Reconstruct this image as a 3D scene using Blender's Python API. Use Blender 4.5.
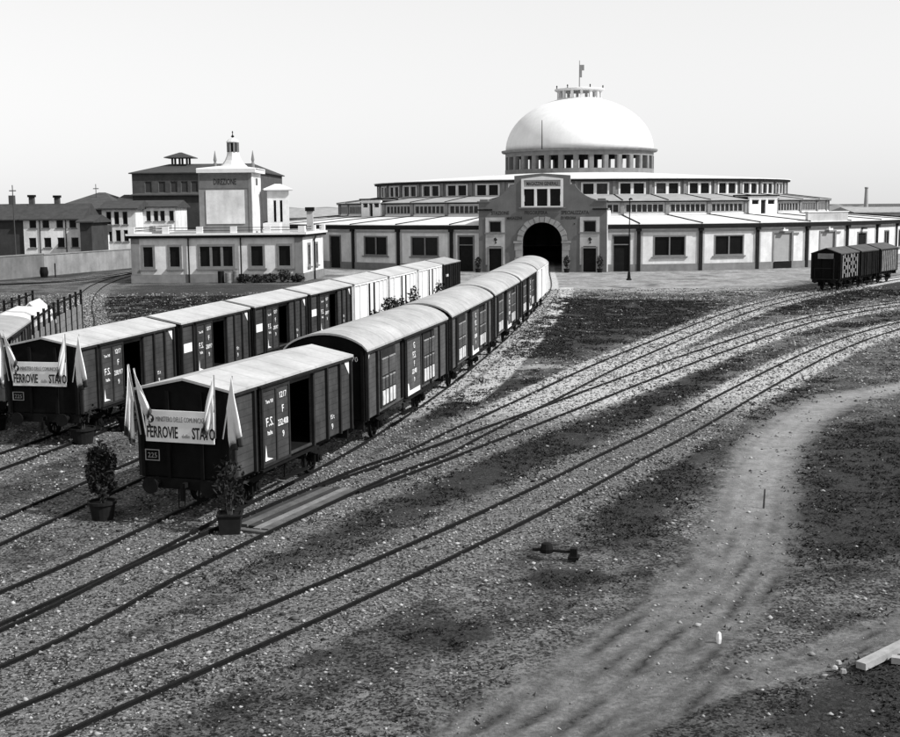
import bpy, bmesh, math, random
import numpy as np
from mathutils import Vector, Matrix
rnd = random.Random(7)
S = bpy.context.scene
for o in list(bpy.data.objects): bpy.data.objects.remove(o, do_unlink=True)
COL = S.collection
R = math.radians
# ------------------------------------------------------------------ camera
FPX, CX, CY, HC, YH, ROLL = 1250.0, 450.0, 368.5, 8.45, 205.0, R(.5)
PITCH = math.atan((CY-YH)/FPX)
_F = Vector((0, math.cos(PITCH), -math.sin(PITCH))); _R0 = Vector((1, 0, 0)); _U0 = Vector((0, math.sin(PITCH), math.cos(PITCH)))
_U = _U0*math.cos(ROLL)+_R0*math.sin(ROLL); _R = _R0*math.cos(ROLL)-_U0*math.sin(ROLL)
cd = bpy.data.cameras.new('camera'); cam = bpy.data.objects.new('camera', cd); COL.objects.link(cam)
M = Matrix.Identity(4)
for i in range(3): M[i][0] = _R[i]; M[i][1] = _U[i]; M[i][2] = -_F[i]
M[2][3] = HC
cam.matrix_world = M
cd.sensor_width = 36; cd.sensor_fit = 'HORIZONTAL'; cd.lens = FPX/900*36; cd.clip_end = 9000; cd.clip_start = .1
S.camera = cam
def at(u, v, Y):
    d = _F*FPX+_R*(u-CX)-_U*(v-CY); t = Y/d.y
    return Vector((d.x*t, Y, HC+d.z*t))
# ------------------------------------------------------------------ light
SUN_AZ = (0.93, -0.36)      # horizontal direction towards the sun
SUN_EL = R(43)
w = bpy.data.worlds.new('World'); S.world = w; w.use_nodes = True
nt = w.node_tree; nt.nodes.clear()
sky = nt.nodes.new('ShaderNodeTexSky'); sky.sky_type = 'NISHITA'; sky.sun_disc = False
sky.sun_elevation = SUN_EL; sky.sun_rotation = math.atan2(SUN_AZ[0], SUN_AZ[1])
sky.air_density = 1.0; sky.dust_density = 0.2; sky.ozone_density = 1
sep = nt.nodes.new('ShaderNodeSeparateColor')          # blue-sensitive plate: the blue record only
bg = nt.nodes.new('ShaderNodeBackground'); bg.inputs['Strength'].default_value = .14
wo = nt.nodes.new('ShaderNodeOutputWorld')
nt.links.new(sky.outputs[0], sep.inputs[0]); pw_ = nt.nodes.new('ShaderNodeMath'); pw_.operation = 'POWER'; pw_.inputs[1].default_value = .4
nt.links.new(sep.outputs[2], pw_.inputs[0]); ml = nt.nodes.new('ShaderNodeMath'); ml.operation = 'MULTIPLY'; ml.inputs[1].default_value = 2.75
nt.links.new(pw_.outputs[0], ml.inputs[0]); nt.links.new(ml.outputs[0], bg.inputs[0]); nt.links.new(bg.outputs[0], wo.inputs[0])
sl = bpy.data.lights.new('sun', 'SUN'); sl.energy = 5.0; sl.angle = R(.55); sl.color = (1, 1, 1)
so = bpy.data.objects.new('sun', sl); COL.objects.link(so)
sd = Vector((SUN_AZ[0]*math.cos(SUN_EL), SUN_AZ[1]*math.cos(SUN_EL), math.sin(SUN_EL))).normalized()
so.rotation_euler = sd.to_track_quat('Z', 'Y').to_euler()
S.view_settings.view_transform = 'Standard'; S.view_settings.look = 'None'
S.view_settings.exposure = .2; S.view_settings.gamma = 1; S.view_settings.use_curve_mapping = False
S.render.engine = 'CYCLES'

# ------------------------------------------------------------------ materials
MATS = {}
def mat(name, v, rough=.85, var=.25, scale=3., fine=0., bump=0., spec=.3, stripes=None, island=0., metallic=0., streak=0.):
    if name in MATS: return MATS[name]
    m = bpy.data.materials.new(name); m.use_nodes = True; n = m.node_tree; L = n.links
    b = n.nodes['Principled BSDF']; b.inputs['Roughness'].default_value = rough
    b.inputs['Specular IOR Level'].default_value = spec; b.inputs['Metallic'].default_value = metallic
    tc = n.nodes.new('ShaderNodeTexCoord'); oi = n.nodes.new('ShaderNodeObjectInfo')
    off = n.nodes.new('ShaderNodeVectorMath'); off.operation = 'SCALE'; off.inputs['Scale'].default_value = 40
    cmb = n.nodes.new('ShaderNodeCombineXYZ')
    for k in range(3): L.new(oi.outputs['Random'], cmb.inputs[k])
    L.new(cmb.outputs[0], off.inputs[0])
    add = n.nodes.new('ShaderNodeVectorMath'); L.new(tc.outputs['Object'], add.inputs[0]); L.new(off.outputs[0], add.inputs[1])
    nz = n.nodes.new('ShaderNodeTexNoise'); nz.inputs['Scale'].default_value = scale; nz.inputs['Detail'].default_value = 6; nz.inputs['Roughness'].default_value = .65
    L.new(add.outputs[0], nz.inputs['Vector'])
    def math_(op, a, bb, clamp=False):
        q = n.nodes.new('ShaderNodeMath'); q.operation = op; q.use_clamp = clamp
        for k, x in enumerate((a, bb)):
            if isinstance(x, (int, float)): q.inputs[k].default_value = x
            else: L.new(x, q.inputs[k])
        return q.outputs[0]
    mr = n.nodes.new('ShaderNodeMapRange'); mr.inputs[1].default_value = .3; mr.inputs[2].default_value = .7
    mr.inputs[3].default_value = 1-var; mr.inputs[4].default_value = 1+var
    L.new(nz.outputs[0], mr.inputs[0]); val = mr.outputs[0]
    if fine:
        n2 = n.nodes.new('ShaderNodeTexNoise'); n2.inputs['Scale'].default_value = scale*14; n2.inputs['Detail'].default_value = 3
        L.new(add.outputs[0], n2.inputs['Vector'])
        val = math_('MULTIPLY', val, math_('ADD', math_('MULTIPLY', n2.outputs[0], 2*fine), 1-fine))
    if streak:      # rain streaks: noise drawn out vertically
        mp = n.nodes.new('ShaderNodeMapping'); mp.inputs['Scale'].default_value = (1.1, 1.1, .13); L.new(add.outputs[0], mp.inputs[0])
        n3 = n.nodes.new('ShaderNodeTexNoise'); n3.inputs['Scale'].default_value = 1.6; n3.inputs['Detail'].default_value = 5; L.new(mp.outputs[0], n3.inputs['Vector'])
        val = math_('MULTIPLY', val, math_('ADD', math_('MULTIPLY', n3.outputs[0], 2*streak), 1-streak))
    if island:
        g = n.nodes.new('ShaderNodeNewGeometry')
        val = math_('MULTIPLY', val, math_('ADD', math_('MULTIPLY', g.outputs['Random Per Island'], 2*island), 1-island))
    hgt = nz.outputs[0]
    if stripes:     # board joints: (axis, pitch, depth)
        ax, pitch, dark = stripes
        sx = n.nodes.new('ShaderNodeSeparateXYZ'); L.new(tc.outputs['Object'], sx.inputs[0])
        fr = math_('FRACT', math_('MULTIPLY', sx.outputs[ax], 1/pitch), 0)
        j = math_('GREATER_THAN', fr, .1)
        val = math_('MULTIPLY', val, math_('ADD', math_('MULTIPLY', j, dark), 1-dark))
        hgt = math_('ADD', math_('MULTIPLY', nz.outputs[0], .3), j)
    fin = math_('MULTIPLY', val, v)
    cc = n.nodes.new('ShaderNodeCombineXYZ')
    for k in range(3): L.new(fin, cc.inputs[k])
    L.new(cc.outputs[0], b.inputs['Base Color'])
    if bump:
        bp = n.nodes.new('ShaderNodeBump'); bp.inputs['Strength'].default_value = bump; bp.inputs['Distance'].default_value = .03
        L.new(hgt, bp.inputs['Height']); L.new(bp.outputs[0], b.inputs['Normal'])
    MATS[name] = m; return m
m_rail = mat('rail_steel', .008, .7, .4, 6, spec=.1)
m_black = mat('black_paint', .006, .8, .4, 2, streak=.4, spec=.06)
m_brown = mat('wagon_paint', .04, .75, .35, 1.5, fine=.15, streak=.5, stripes=(2, .2, .35), bump=.4, spec=.1)
m_brown2 = mat('wagon_paint_grey', .068, .75, .3, 1.5, fine=.15, streak=.5, stripes=(2, .17, .3), bump=.4, spec=.1)
m_rib = mat('wagon_rib_paint', .018, .75, .35, 2, streak=.4, spec=.1)
m_dark_in = mat('wagon_inside', .008, .9, .3, 2, spec=.05)
m_canvas = mat('roof_canvas', .37, .85, .2, .6, fine=.16, bump=.25, spec=.15, stripes=(0, 1.15, .13))
m_canvas2 = mat('roof_canvas_worn', .31, .85, .28, .6, fine=.18, bump=.25, spec=.15, stripes=(0, 1.3, .15))
m_roofdk = mat('dark_roof_felt', .06, .85, .3, 1)
m_iron = mat('dark_iron', .007, .7, .4, 5, spec=.1)
m_white = mat('white_paint', .72, .6, .08, 2, streak=.12)
m_whitebody = mat('white_wagon_paint', .72, .6, .1, 1.5, streak=.2, stripes=(0, .18, .12), bump=.2)
m_letter = mat('white_lettering', .7, .7, .15, 6)
m_ink = mat('black_lettering', .02, .8, .2, 6)
m_inkgrey = mat('grey_lettering', .22, .8, .2, 6)
m_cloth = mat('flag_white', .66, .9, .1, 2)
m_cloth_dk = mat('flag_dark', .035, .9, .2, 2)
m_wood = mat('weathered_plank', .085, .85, .35, 2, fine=.3, bump=.3)
m_wood_b = mat('dark_plank', .03, .9, .4, 2, fine=.35, bump=.3)
m_wood_c = mat('bleached_plank', .16, .9, .35, 2, fine=.3, bump=.3)
m_wood_pale = mat('pale_timber', .28, .85, .25, 3, fine=.2, bump=.3)
m_pot = mat('planter', .012, .8, .3, 4, spec=.1)
m_leaf = mat('dark_leaves', .014, .7, .3, 2, island=.7, spec=.15)
m_leaf2 = mat('weed_leaves', .05, .7, .3, 2, island=.5)
m_bark = mat('bark', .05, .9, .3, 8)
m_wall = mat('light_render', .56, .9, .22, .45, fine=.1, streak=.22)
m_wall2 = mat('grey_render', .36, .9, .24, .5, fine=.1, streak=.25)
m_plinth = mat('plinth_stone', .17, .9, .2, 1, streak=.2)
m_frame = mat('window_surround', .15, .85, .15, 2)
m_framew = mat('white_window_frame', .62, .7, .08, 2)
m_pane = mat('dark_glass', .006, .25, .4, .6, spec=.12)
m_pane2 = mat('clerestory_glass', .025, .3, .6, .8, spec=.2)
m_fascia = mat('dark_fascia', .012, .85, .3, 2, spec=.1)
m_pipe = mat('down_pipe', .013, .8, .3, 2, spec=.1)
m_roofw = mat('pale_sheet_roof', .55, .8, .2, .35, fine=.1)
m_roofg = mat('grey_sheet_roof', .27, .8, .2, .8, fine=.1)
m_portal = mat('portal_render', .115, .9, .14, .6, fine=.1, streak=.2)
m_stone = mat('portal_stone', .24, .9, .2, 1.2, fine=.15)
m_dome = mat('dome_render', .68, .9, .07, .3, fine=.04, streak=.1, spec=.1)
m_pier = mat('drum_render', .17, .9, .2, 1, streak=.25)
m_door = mat('dark_door', .009, .8, .3, 2, spec=.1)
m_shutter = mat('grey_shutter', .28, .8, .1, 1, stripes=(2, .16, .25))
m_brick = mat('dark_brick', .055, .95, .3, .7, fine=.25, streak=.25)
m_brick2 = mat('grey_old_render', .035, .95, .3, .5, fine=.2, streak=.25)
m_tile = mat('roof_tile', .038, .95, .3, 1, fine=.3)
m_tile2 = mat('pale_roof_tile', .05, .95, .3, 1, fine=.3)
m_plaster = mat('old_white_plaster', .58, .9, .25, .4, fine=.1, streak=.3)
m_bwall = mat('boundary_wall_render', .20, .95, .3, .35, fine=.12, streak=.3)
m_hill = mat('far_hill', .16, 1, .3, .01)
m_far = mat('far_brick', .3, 1, .1, .2)
m_tarp = mat('white_tarpaulin', .55, .8, .2, 1, fine=.1)
m_slat = mat('dull_white_boards', .24, .85, .4, 3, fine=.2, streak=.4)
m_greycrate = mat('grey_boards', .16, .85, .3, 2, fine=.15, streak=.3)

# ------------------------------------------------------------------ mesh helpers
class MB:
    def __init__(s): s.v = []; s.f = []
    def quad(s, *p):
        i = len(s.v); s.v += [tuple(q) for q in p]; s.f.append(tuple(range(i, i+len(p)))); return s
    def box(s, x0, x1, y0, y1, z0, z1):
        i = len(s.v)
        s.v += [(x0,y0,z0),(x1,y0,z0),(x1,y1,z0),(x0,y1,z0),(x0,y0,z1),(x1,y0,z1),(x1,y1,z1),(x0,y1,z1)]
        s.f += [(i,i+3,i+2,i+1),(i+4,i+5,i+6,i+7),(i,i+1,i+5,i+4),(i+1,i+2,i+6,i+5),(i+2,i+3,i+7,i+6),(i+3,i,i+4,i+7)]
        return s
    def bar(s, a, b, r=.03, n=6, r2=None):
        a = Vector(a); b = Vector(b); d = (b-a).normalized(); r2 = r if r2 is None else r2
        u = d.orthogonal().normalized(); w_ = d.cross(u); i = len(s.v)
        for p, rr in ((a, r), (b, r2)):
            for k in range(n):
                t = 2*math.pi*k/n; s.v.append(tuple(p+(u*math.cos(t)+w_*math.sin(t))*rr))
        for k in range(n): s.f.append((i+k, i+(k+1)%n, i+n+(k+1)%n, i+n+k))
        s.f.append(tuple(i+k for k in reversed(range(n)))); s.f.append(tuple(i+n+k for k in range(n))); return s
    def lathe(s, prof, n=24, c=(0,0,0), a0=0, caps=True):
        i = len(s.v); m = len(prof)
        for k in range(n):
            t = a0+2*math.pi*k/n
            for r, z in prof: s.v.append((c[0]+r*math.cos(t), c[1]+r*math.sin(t), c[2]+z))
        for k in range(n):
            k2 = (k+1) % n
            for j in range(m-1): s.f.append((i+k*m+j, i+k2*m+j, i+k2*m+j+1, i+k*m+j+1))
        if caps:
            s.f.append(tuple(i+k*m for k in reversed(range(n)))); s.f.append(tuple(i+k*m+m-1 for k in range(n)))
        return s
    def prism(s, poly, y0, y1):     # polygon in xz, counter-clockwise seen from -y
        i = len(s.v); n = len(poly)
        s.v += [(x, y0, z) for x, z in poly]+[(x, y1, z) for x, z in poly]
        s.f.append(tuple(range(i, i+n))); s.f.append(tuple(i+n+k for k in reversed(range(n))))
        for k in range(n):
            k2 = (k+1) % n; s.f.append((i+k2, i+k, i+n+k, i+n+k2))
        return s
    def xprism(s, poly, x0, x1):    # polygon in yz swept along x
        i = len(s.v); n = len(poly)
        s.v += [(x0, y, z) for y, z in poly]+[(x1, y, z) for y, z in poly]
        s.f.append(tuple(reversed(range(i, i+n)))); s.f.append(tuple(i+n+k for k in range(n)))
        for k in range(n):
            k2 = (k+1) % n; s.f.append((i+k, i+k2, i+n+k2, i+n+k))
        return s
    def mesh(s, m, smooth=False):
        me = bpy.data.meshes.new('mesh'); me.from_pydata(s.v, [], s.f)
        if m: me.materials.append(m)
        if smooth: me.polygons.foreach_set('use_smooth', [True]*len(me.polygons))
        me.update(); return me
def link(name, me, parent=None, loc=(0,0,0), rz=0, kind=None):
    o = bpy.data.objects.new(name, me); COL.objects.link(o); o.location = loc; o.rotation_euler = (0, 0, rz)
    if parent: o.parent = parent
    if kind: o['kind'] = kind
    return o
def thing(name, label, cat, loc=(0,0,0), rz=0, group=None):
    return tag(link(name, None, None, loc, rz), label, cat, group)
def tag(o, label, cat, group=None):
    o['label'] = label; o['category'] = cat
    if group: o['group'] = group
    return o
def copy_tree(o, parent=None):
    c = o.copy(); COL.objects.link(c); c.parent = parent
    for ch in o.children: copy_tree(ch, c)
    return c
def wall_mb(x0, x1, z0, z1, t, holes, mb=None):
    """wall facing -y: front face y=0, back y=t, with real rectangular openings"""
    mb = mb or MB()
    xs = sorted({x0, x1, *[h[0] for h in holes], *[h[1] for h in holes]}); zs = sorted({z0, z1, *[h[2] for h in holes], *[h[3] for h in holes]})
    xs = [x for x in xs if x0-1e-6 <= x <= x1+1e-6]; zs = [z for z in zs if z0-1e-6 <= z <= z1+1e-6]
    def solid(i, j):
        if i < 0 or j < 0 or i >= len(xs)-1 or j >= len(zs)-1: return False
        cx = (xs[i]+xs[i+1])/2; cz = (zs[j]+zs[j+1])/2
        return not any(h[0] < cx < h[1] and h[2] < cz < h[3] for h in holes)
    for i in range(len(xs)-1):
        for j in range(len(zs)-1):
            if not solid(i, j): continue
            a, b, c, d = xs[i], xs[i+1], zs[j], zs[j+1]
            mb.quad((a,0,c),(b,0,c),(b,0,d),(a,0,d)); mb.quad((b,t,c),(a,t,c),(a,t,d),(b,t,d))
            if not solid(i-1, j): mb.quad((a,t,c),(a,0,c),(a,0,d),(a,t,d))
            if not solid(i+1, j): mb.quad((b,0,c),(b,t,c),(b,t,d),(b,0,d))
            if not solid(i, j-1): mb.quad((a,t,c),(b,t,c),(b,0,c),(a,0,c))
            if not solid(i, j+1): mb.quad((a,0,d),(b,0,d),(b,t,d),(a,t,d))
    return mb
def frame_mb(x0, x1, z0, z1, wd, y0, y1, mb=None):
    mb = mb or MB()
    mb.box(x0, x1, y0, y1, z1-wd, z1); mb.box(x0, x1, y0, y1, z0, z0+wd)
    mb.box(x0, x0+wd, y0, y1, z0+wd, z1-wd); mb.box(x1-wd, x1, y0, y1, z0+wd, z1-wd); return mb
def flat_shape(loops, t, m):
    """filled outline with holes (xz), front at y=0, back at y=t"""
    c = bpy.data.curves.new('c', 'CURVE'); c.dimensions = '2D'; c.fill_mode = 'BOTH'; c.extrude = t/2
    for lp in loops:
        sp = c.splines.new('POLY'); sp.points.add(len(lp)-1); sp.use_cyclic_u = True
        for p, (x, z) in zip(sp.points, lp): p.co = (x, z, 0, 1)
    return curve_mesh(c, m, t/2)
def curve_mesh(c, m, shift):
    o = bpy.data.objects.new('tmp', c); COL.objects.link(o)
    dg = bpy.context.evaluated_depsgraph_get(); dg.update()
    me = bpy.data.meshes.new_from_object(o.evaluated_get(dg))
    bpy.data.objects.remove(o); bpy.data.curves.remove(c)
    me.transform(Matrix(((1,0,0,0),(0,0,-1,shift),(0,1,0,0),(0,0,0,1))))
    me.materials.clear(); me.materials.append(m); return me
TXT = {}
def text(body, size, m, sx=1.0, align='CENTER', ext=.006, bold=0):
    key = (body, size, m.name, sx, align)
    if key not in TXT:
        c = bpy.data.curves.new('t', 'FONT'); c.body = body; c.size = size; c.align_x = align; c.extrude = ext; c.offset = bold; c.resolution_u = 2
        me = curve_mesh(c, m, 0); me.transform(Matrix.Diagonal((sx, 1, 1, 1))); TXT[key] = me
    return TXT[key]
# shapes that need curve evaluation are made first, while the scene is nearly empty
T = dict(
 fs=text('F.S.', .36, m_letter), italia=text('Italia', .17, m_letter), f=text('F', .3, m_letter), n1=text('232.408', .26, m_letter, .8), n2=text('238.917', .26, m_letter, .8),
 d9=text('9', .26, m_letter), tare=text('Tara 9.8', .14, m_letter), gg=text('G', .34, m_letter), cap=text('116 070', .24, m_letter), cap15=text('15 t', .2, m_letter), nn=text('1217', .24, m_letter),
 plate=text('225', .2, m_inkgrey), two=text('2', .42, m_letter),
 fs2=text('F.S.', .3, m_ink), n3=text('401.2', .2, m_ink),
 b1=text('MINISTERO DELLE COMUNICAZIONI', .205, m_inkgrey, .50), b2a=text('FERROVIE', .44, m_ink, .50, 'LEFT', bold=.008), b2b=text('dello', .16, m_inkgrey, .8, 'LEFT'), b2c=text('STATO', .44, m_ink, .50, 'LEFT', bold=.008),
 p1=text('STAZIONE', .62, m_ink, .78, bold=.01), p2=text('FRIGORIFERA', .62, m_ink, .78, bold=.01), p3=text('SPECIALIZZATA', .62, m_ink, .78, bold=.01),
 p4=text('MAGAZZINI', .5, m_ink, .72, bold=.01), p5=text('DI VERONA', .5, m_ink, .72, bold=.01), p6=text('MAGAZZINI GENERALI', .62, m_ink, .62, bold=.012),
 tw=text('UFFICI', 1.0, m_ink, .8, bold=.015), tw2=text('DIREZIONE', .95, m_ink, .55, bold=.015),
)
def arcpts(cx, cz, r, a0, a1, n):
    return [(cx+r*math.cos(R(a0+(a1-a0)*k/n)), cz+r*math.sin(R(a0+(a1-a0)*k/n))) for k in range(n+1)]
def rect(x0, x1, z0, z1): return [(x0,z0),(x1,z0),(x1,z1),(x0,z1)]
PXL = [(-8.05,0),(-2.5,0)]+[(-2.5,3.7)]+list(reversed(arcpts(0,3.7,2.5,0,180,20)))[1:-1]+[(2.5,3.7),(2.5,0),(8.05,0),(8.05,8.75),(6.75,8.75),(6.75,8.95)]
PXL += [(6.55,9.02),(6.0,9.2),(5.4,9.5),(4.8,9.95),(4.3,10.5),(4.05,10.9)]+[(3.5,10.9),(3.5,12.0),(0,12.28),(-3.5,12.0),(-3.5,10.9),(-4.05,10.9)]
PXL += [(-4.3,10.5),(-4.8,9.95),(-5.4,9.5),(-6.0,9.2),(-6.55,9.02),(-6.75,8.95),(-6.75,8.75),(-8.05,8.75)]
portal_me = flat_shape([PXL, rect(-2.45,2.45,8.2,11.55)]+[rect(s*5.95-.78, s*5.95+.78, 5.05, 6.4) for s in (-1,1)]+[rect(s*5.95-.8, s*5.95+.8, .02, 2.95) for s in (-1,1)], .6, m_portal)

# ------------------------------------------------------------------ tracks (centre lines, metres)
def smooth_path(P, step=.8):
    P = [Vector(p) for p in P]; out = []
    for i in range(len(P)-1):
        p0 = P[i-1] if i else P[0]*2-P[1]; p1 = P[i]; p2 = P[i+1]; p3 = P[i+2] if i+2 < len(P) else P[-1]*2-P[-2]
        n = max(2, int((p2-p1).length/step))
        for k in range(n):
            t = k/n; out.append(.5*((2*p1)+(p2-p0)*t+(2*p0-5*p1+4*p2-p3)*t*t+(3*p1-p0-3*p2+p3)*t**3))
    out.append(P[-1]); return out
PATHS = {k: smooth_path(v) for k, v in dict(
 A=[(-13.0,17),(-9.75,25.4),(-8.45,28.8),(-7.05,33.4),(-4.3,42.3),(-1.5,54.5),(1.0,67.9),(3.35,82),(5.25,94.5),(7.05,107),(9.7,128),(11.9,158),(14,185)],
 B=[(-11.4,18),(-8.4,24.0),(-7.0,28.1),(-5.05,33.0),(-2.5,38.9),(-.9,41.9),(.65,45.9),(3.6,53.2),(8.75,66.2),(16.2,83.1),(22.9,97.6),(29.4,109.3),(36.3,119.5),(44,130.5),(52,141),(62,153),(78,170)],
 T2=[(-3.4,36.6),(-1.6,39.8),(.7,44.1),(4.4,51.1),(7.65,57.4),(15.2,71.5),(25.6,89.2),(35.7,101.5),(47,111.5),(62,121),(90,134)],
 C=[(-8.9,16.6),(-6.95,19.65),(-1.75,27.8),(2.6,35.3),(5.7,41.1),(8.7,46.6),(14,57),(20,68.3),(25.5,77.5),(32.3,87),(42,98),(55,108),(80,122)],
 D=[(-20.5,20),(-16.9,34),(-14.55,44),(-11.0,61.0),(-7.3,78.5),(-3.6,96),(.1,113),(3.0,128),(4.6,150)],
 E=[(-15.2,18),(-11.65,33.1),(-9.8,41.3),(-6.9,54.5),(-3.4,72),(-.1,90),(3.2,108),(6.4,128),(10.6,150)],
 F=[(-16.4,38),(-19.3,52),(-21.0,60.5),(-22.5,69),(-24.0,80),(-27.0,92),(-32,109),(-36.5,127),(-39.3,143),(-40.6,161),(-40,185)],
 F2=[(-80,126),(-60,136),(-50,140.5),(-44.5,146),(-42.0,158),(-40.6,175)]).items()}
def sweep(path, off, prof, a=0, b=None):
    pts = path[a:b]; mb = MB(); n = len(prof)
    for i, p in enumerate(pts):
        d = (pts[min(i+1, len(pts)-1)]-pts[max(i-1, 0)]).normalized(); r = Vector((d.y, -d.x)); q = p+r*off
        for (y, z) in prof: mb.v.append((q.x+r.x*y, q.y+r.y*y, z))
    for i in range(len(pts)-1):
        for k in range(n):
            k2 = (k+1) % n; mb.f.append((i*n+k, i*n+k2, (i+1)*n+k2, (i+1)*n+k))
    mb.f.append(tuple(reversed(range(n)))); mb.f.append(tuple((len(pts)-1)*n+k for k in range(n)))
    return mb
RAILP = [(-.06,-.09),(.06,-.09),(.06,-.07),(.015,-.05),(.015,.035),(.03,.042),(.03,.075),(-.03,.075),(-.03,.042),(-.015,.035),(-.015,-.05),(-.06,-.07)]
TL = dict(A='track under the foremost wagon train with the arched-roof vans, leading into the portal', B='track with the plank crossing, curving right to the three small dark wagons',
 T2='track branching off beyond the plank crossing and curving to the right edge', C='nearest track, crossing the whole foreground alone from bottom left',
 D='track under the rear wagon train that ends in white vans', E='empty track running between the two long wagon trains, behind the tall potted bush',
 F='track curving left past the office building behind the stake wagon', F2='farthest track along the foot of the long boundary wall')
for k, P in PATHS.items():
    t = thing('railway_track', TL[k], 'track', (P[0].x, P[0].y, 0))
    for s in (-1, 1):
        me = sweep(P, s*.755, RAILP).mesh(m_rail); me.transform(Matrix.Translation((-P[0].x, -P[0].y, 0))); link('rail', me, t)

# ------------------------------------------------------------------ ground
def dist_poly(X, Y, P):
    d = np.full(X.shape, 1e9)
    P = np.array([(p[0], p[1]) for p in P])
    for a, b in zip(P[:-1], P[1:]):
        ab = b-a; t = np.clip(((X-a[0])*ab[0]+(Y-a[1])*ab[1])/max(ab@ab, 1e-9), 0, 1)
        d = np.minimum(d, np.hypot(X-a[0]-t*ab[0], Y-a[1]-t*ab[1]))
    return d
def in_poly(X, Y, poly):
    r = np.zeros(X.shape, bool); n = len(poly)
    for i in range(n):
        x1, y1 = poly[i]; x2, y2 = poly[(i+1) % n]
        if y1 == y2: continue
        c = ((Y > y1) != (Y > y2)) & (X < (x2-x1)*(Y-y1)/(y2-y1)+x1); r ^= c
    return r
def soft_poly(X, Y, poly, e):
    d = dist_poly(X, Y, poly+[poly[0]]); ins = in_poly(X, Y, poly)
    return np.clip(.5+np.where(ins, d, -d)/(2*e), 0, 1)
def sm(x, a, b):
    t = np.clip((x-a)/(b-a), 0, 1); return t*t*(3-2*t)
GRASS = [([(10,113),(23,108),(17.2,90),(9,74),(5.5,69.5),(4.0,69),(3.6,76),(7,95)], 2, .95),
 ([(-.9,53),(1.8,60),(5.6,62.3),(4.2,58.5),(2.0,54),(-.9,47.5),(-2.3,46.5)], .8, .8),
 ([(20.7,90.5),(30.5,108.5),(42.9,127),(60,150),(60,128),(41.8,114),(32.0,104)], 1.5, .8),
 ([(22.4,79.6),(29.0,88.0),(37,98),(60,114),(40,98),(30,87.5)], 1.2, .75), ([(1.1,43),(4.9,49.0),(9.4,57.0),(16.5,69.8),(11.7,56.5),(6.9,47.0),(2.0,37.5),(-2.4,31.8),(-1.6,36.2)], 1.0, .85),
 ([(4.2,35.5),(6.6,40),(9.8,46.2),(15.5,57),(18.3,60.5),(16.2,55.5),(12.8,50.5),(9.6,43.6),(6.7,35.6),(5.0,31.0),(4.0,30.4),(3.6,32.4)], .9, .9),
 ([(12.9,44.0),(17,49),(25,54),(30,50),(22,36),(12,29.3),(8.4,29.3),(9.4,33)], 1.1, .95), ([(8.1,22.8),(6.2,21.0),(5.0,19.4),(8,17),(14,24)], .5, .95),
 ([(-6.6,19.9),(-4.4,21.0),(-2.4,22.7),(-2.0,23.5),(-3.6,23.2),(-5.8,21.6)], .3, 1.0), ([(-1.0,24.0),(-.3,24.9),(.7,24.7),(.8,23.8),(-.2,23.3)], .3, 1.0), ([(1.5,27.6),(2.1,28.45),(3.4,28.5),(3.8,27.7),(2.9,26.9),(1.9,26.9)], .35, 1.0),
 ([(-7.6,27.2),(-5.2,30.6),(-1.5,35.2),(-.7,33.4),(-3.6,28.6),(-6.4,25.2)], 1.0, .62), ([(-8.4,22.6),(-6.8,25),(-6.4,24.2),(-8.0,21.6)], .5, .6),
 ([(-13,31.5),(-11.4,32.2),(-10.4,31.2),(-11.8,30.6)], .3, .55),
 ([(-36,128),(-34,139),(-18,139.5),(-13,120),(-12,85),(-17,76),(-24,88),(-30,108)], 3, .62), ([(-60,145),(-53,151),(-45,178),(-43,178),(-47,155),(-57,140)], 1.5, .85),
 ([(30,60),(60,60),(60,40),(36,40)], 4, .8), ([(-60,60),(-30,60),(-32,100),(-60,120)], 4, .5)]
PALE = [([(2.2,66.0),(2.7,64.2),(6.2,64.6),(7.2,66.2),(5,66.6)], .6, .9), ([(-22,152),(-12,140),(0,133),(8,121),(22,117),(34,124),(45,140),(80,160),(110,230),(-30,230)], 5, .75),
 ([(28,84.0),(45,96),(60,104),(60,92),(36,76),(27,78)], 1.5, .8), ([(15,121),(30,121),(33,119),(20,118.5)], 1, .9)]
PATHC = [((27,60.5),1.3),((20.9,57.4),1.3),((17.0,54.0),1.3),((13.9,49.0),1.35),((11.4,43.6),1.4),((9.6,38.2),1.4),((8.3,33.6),1.45),((6.9,29.2),1.5),((5.1,25.4),1.6),((3.2,22.2),1.7),((1.1,19.0),1.8),((-1,15),2)]
PATH2 = [((11,26),.8),((9.3,24.7),.75),((7.4,23.1),.7),((5.7,22.1),.7),((4.1,21.0),.6),((2.3,19.0),.5)]
def ruts(X, Y):
    out = np.zeros(X.shape)
    for PC, offs in ((PATHC, (-.95, -.72, -.42, -.12, .2, .52, .8)), (PATH2, (-.45, .05, .5))):
        for (a, wa), (b, wb) in zip(PC[:-1], PC[1:]):
            a = np.array(a); b = np.array(b); ab = b-a; l = np.hypot(*ab); t = ((X-a[0])*ab[0]+(Y-a[1])*ab[1])/(l*l)
            c = ((X-a[0])*ab[1]-(Y-a[1])*ab[0])/l/(wa+(wb-wa)*np.clip(t, 0, 1)); ins = (t >= 0) & (t <= 1)
            for o_ in offs: out = np.maximum(out, ins*(1-sm(np.abs(c-o_+.02*np.sin(Y*.5+o_*9)), .015, .11))*(.25+.75*sm(vnoise(X*1.3+o_*31, Y*.55, 1.0, 21), .3, .7)))
    return out
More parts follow.
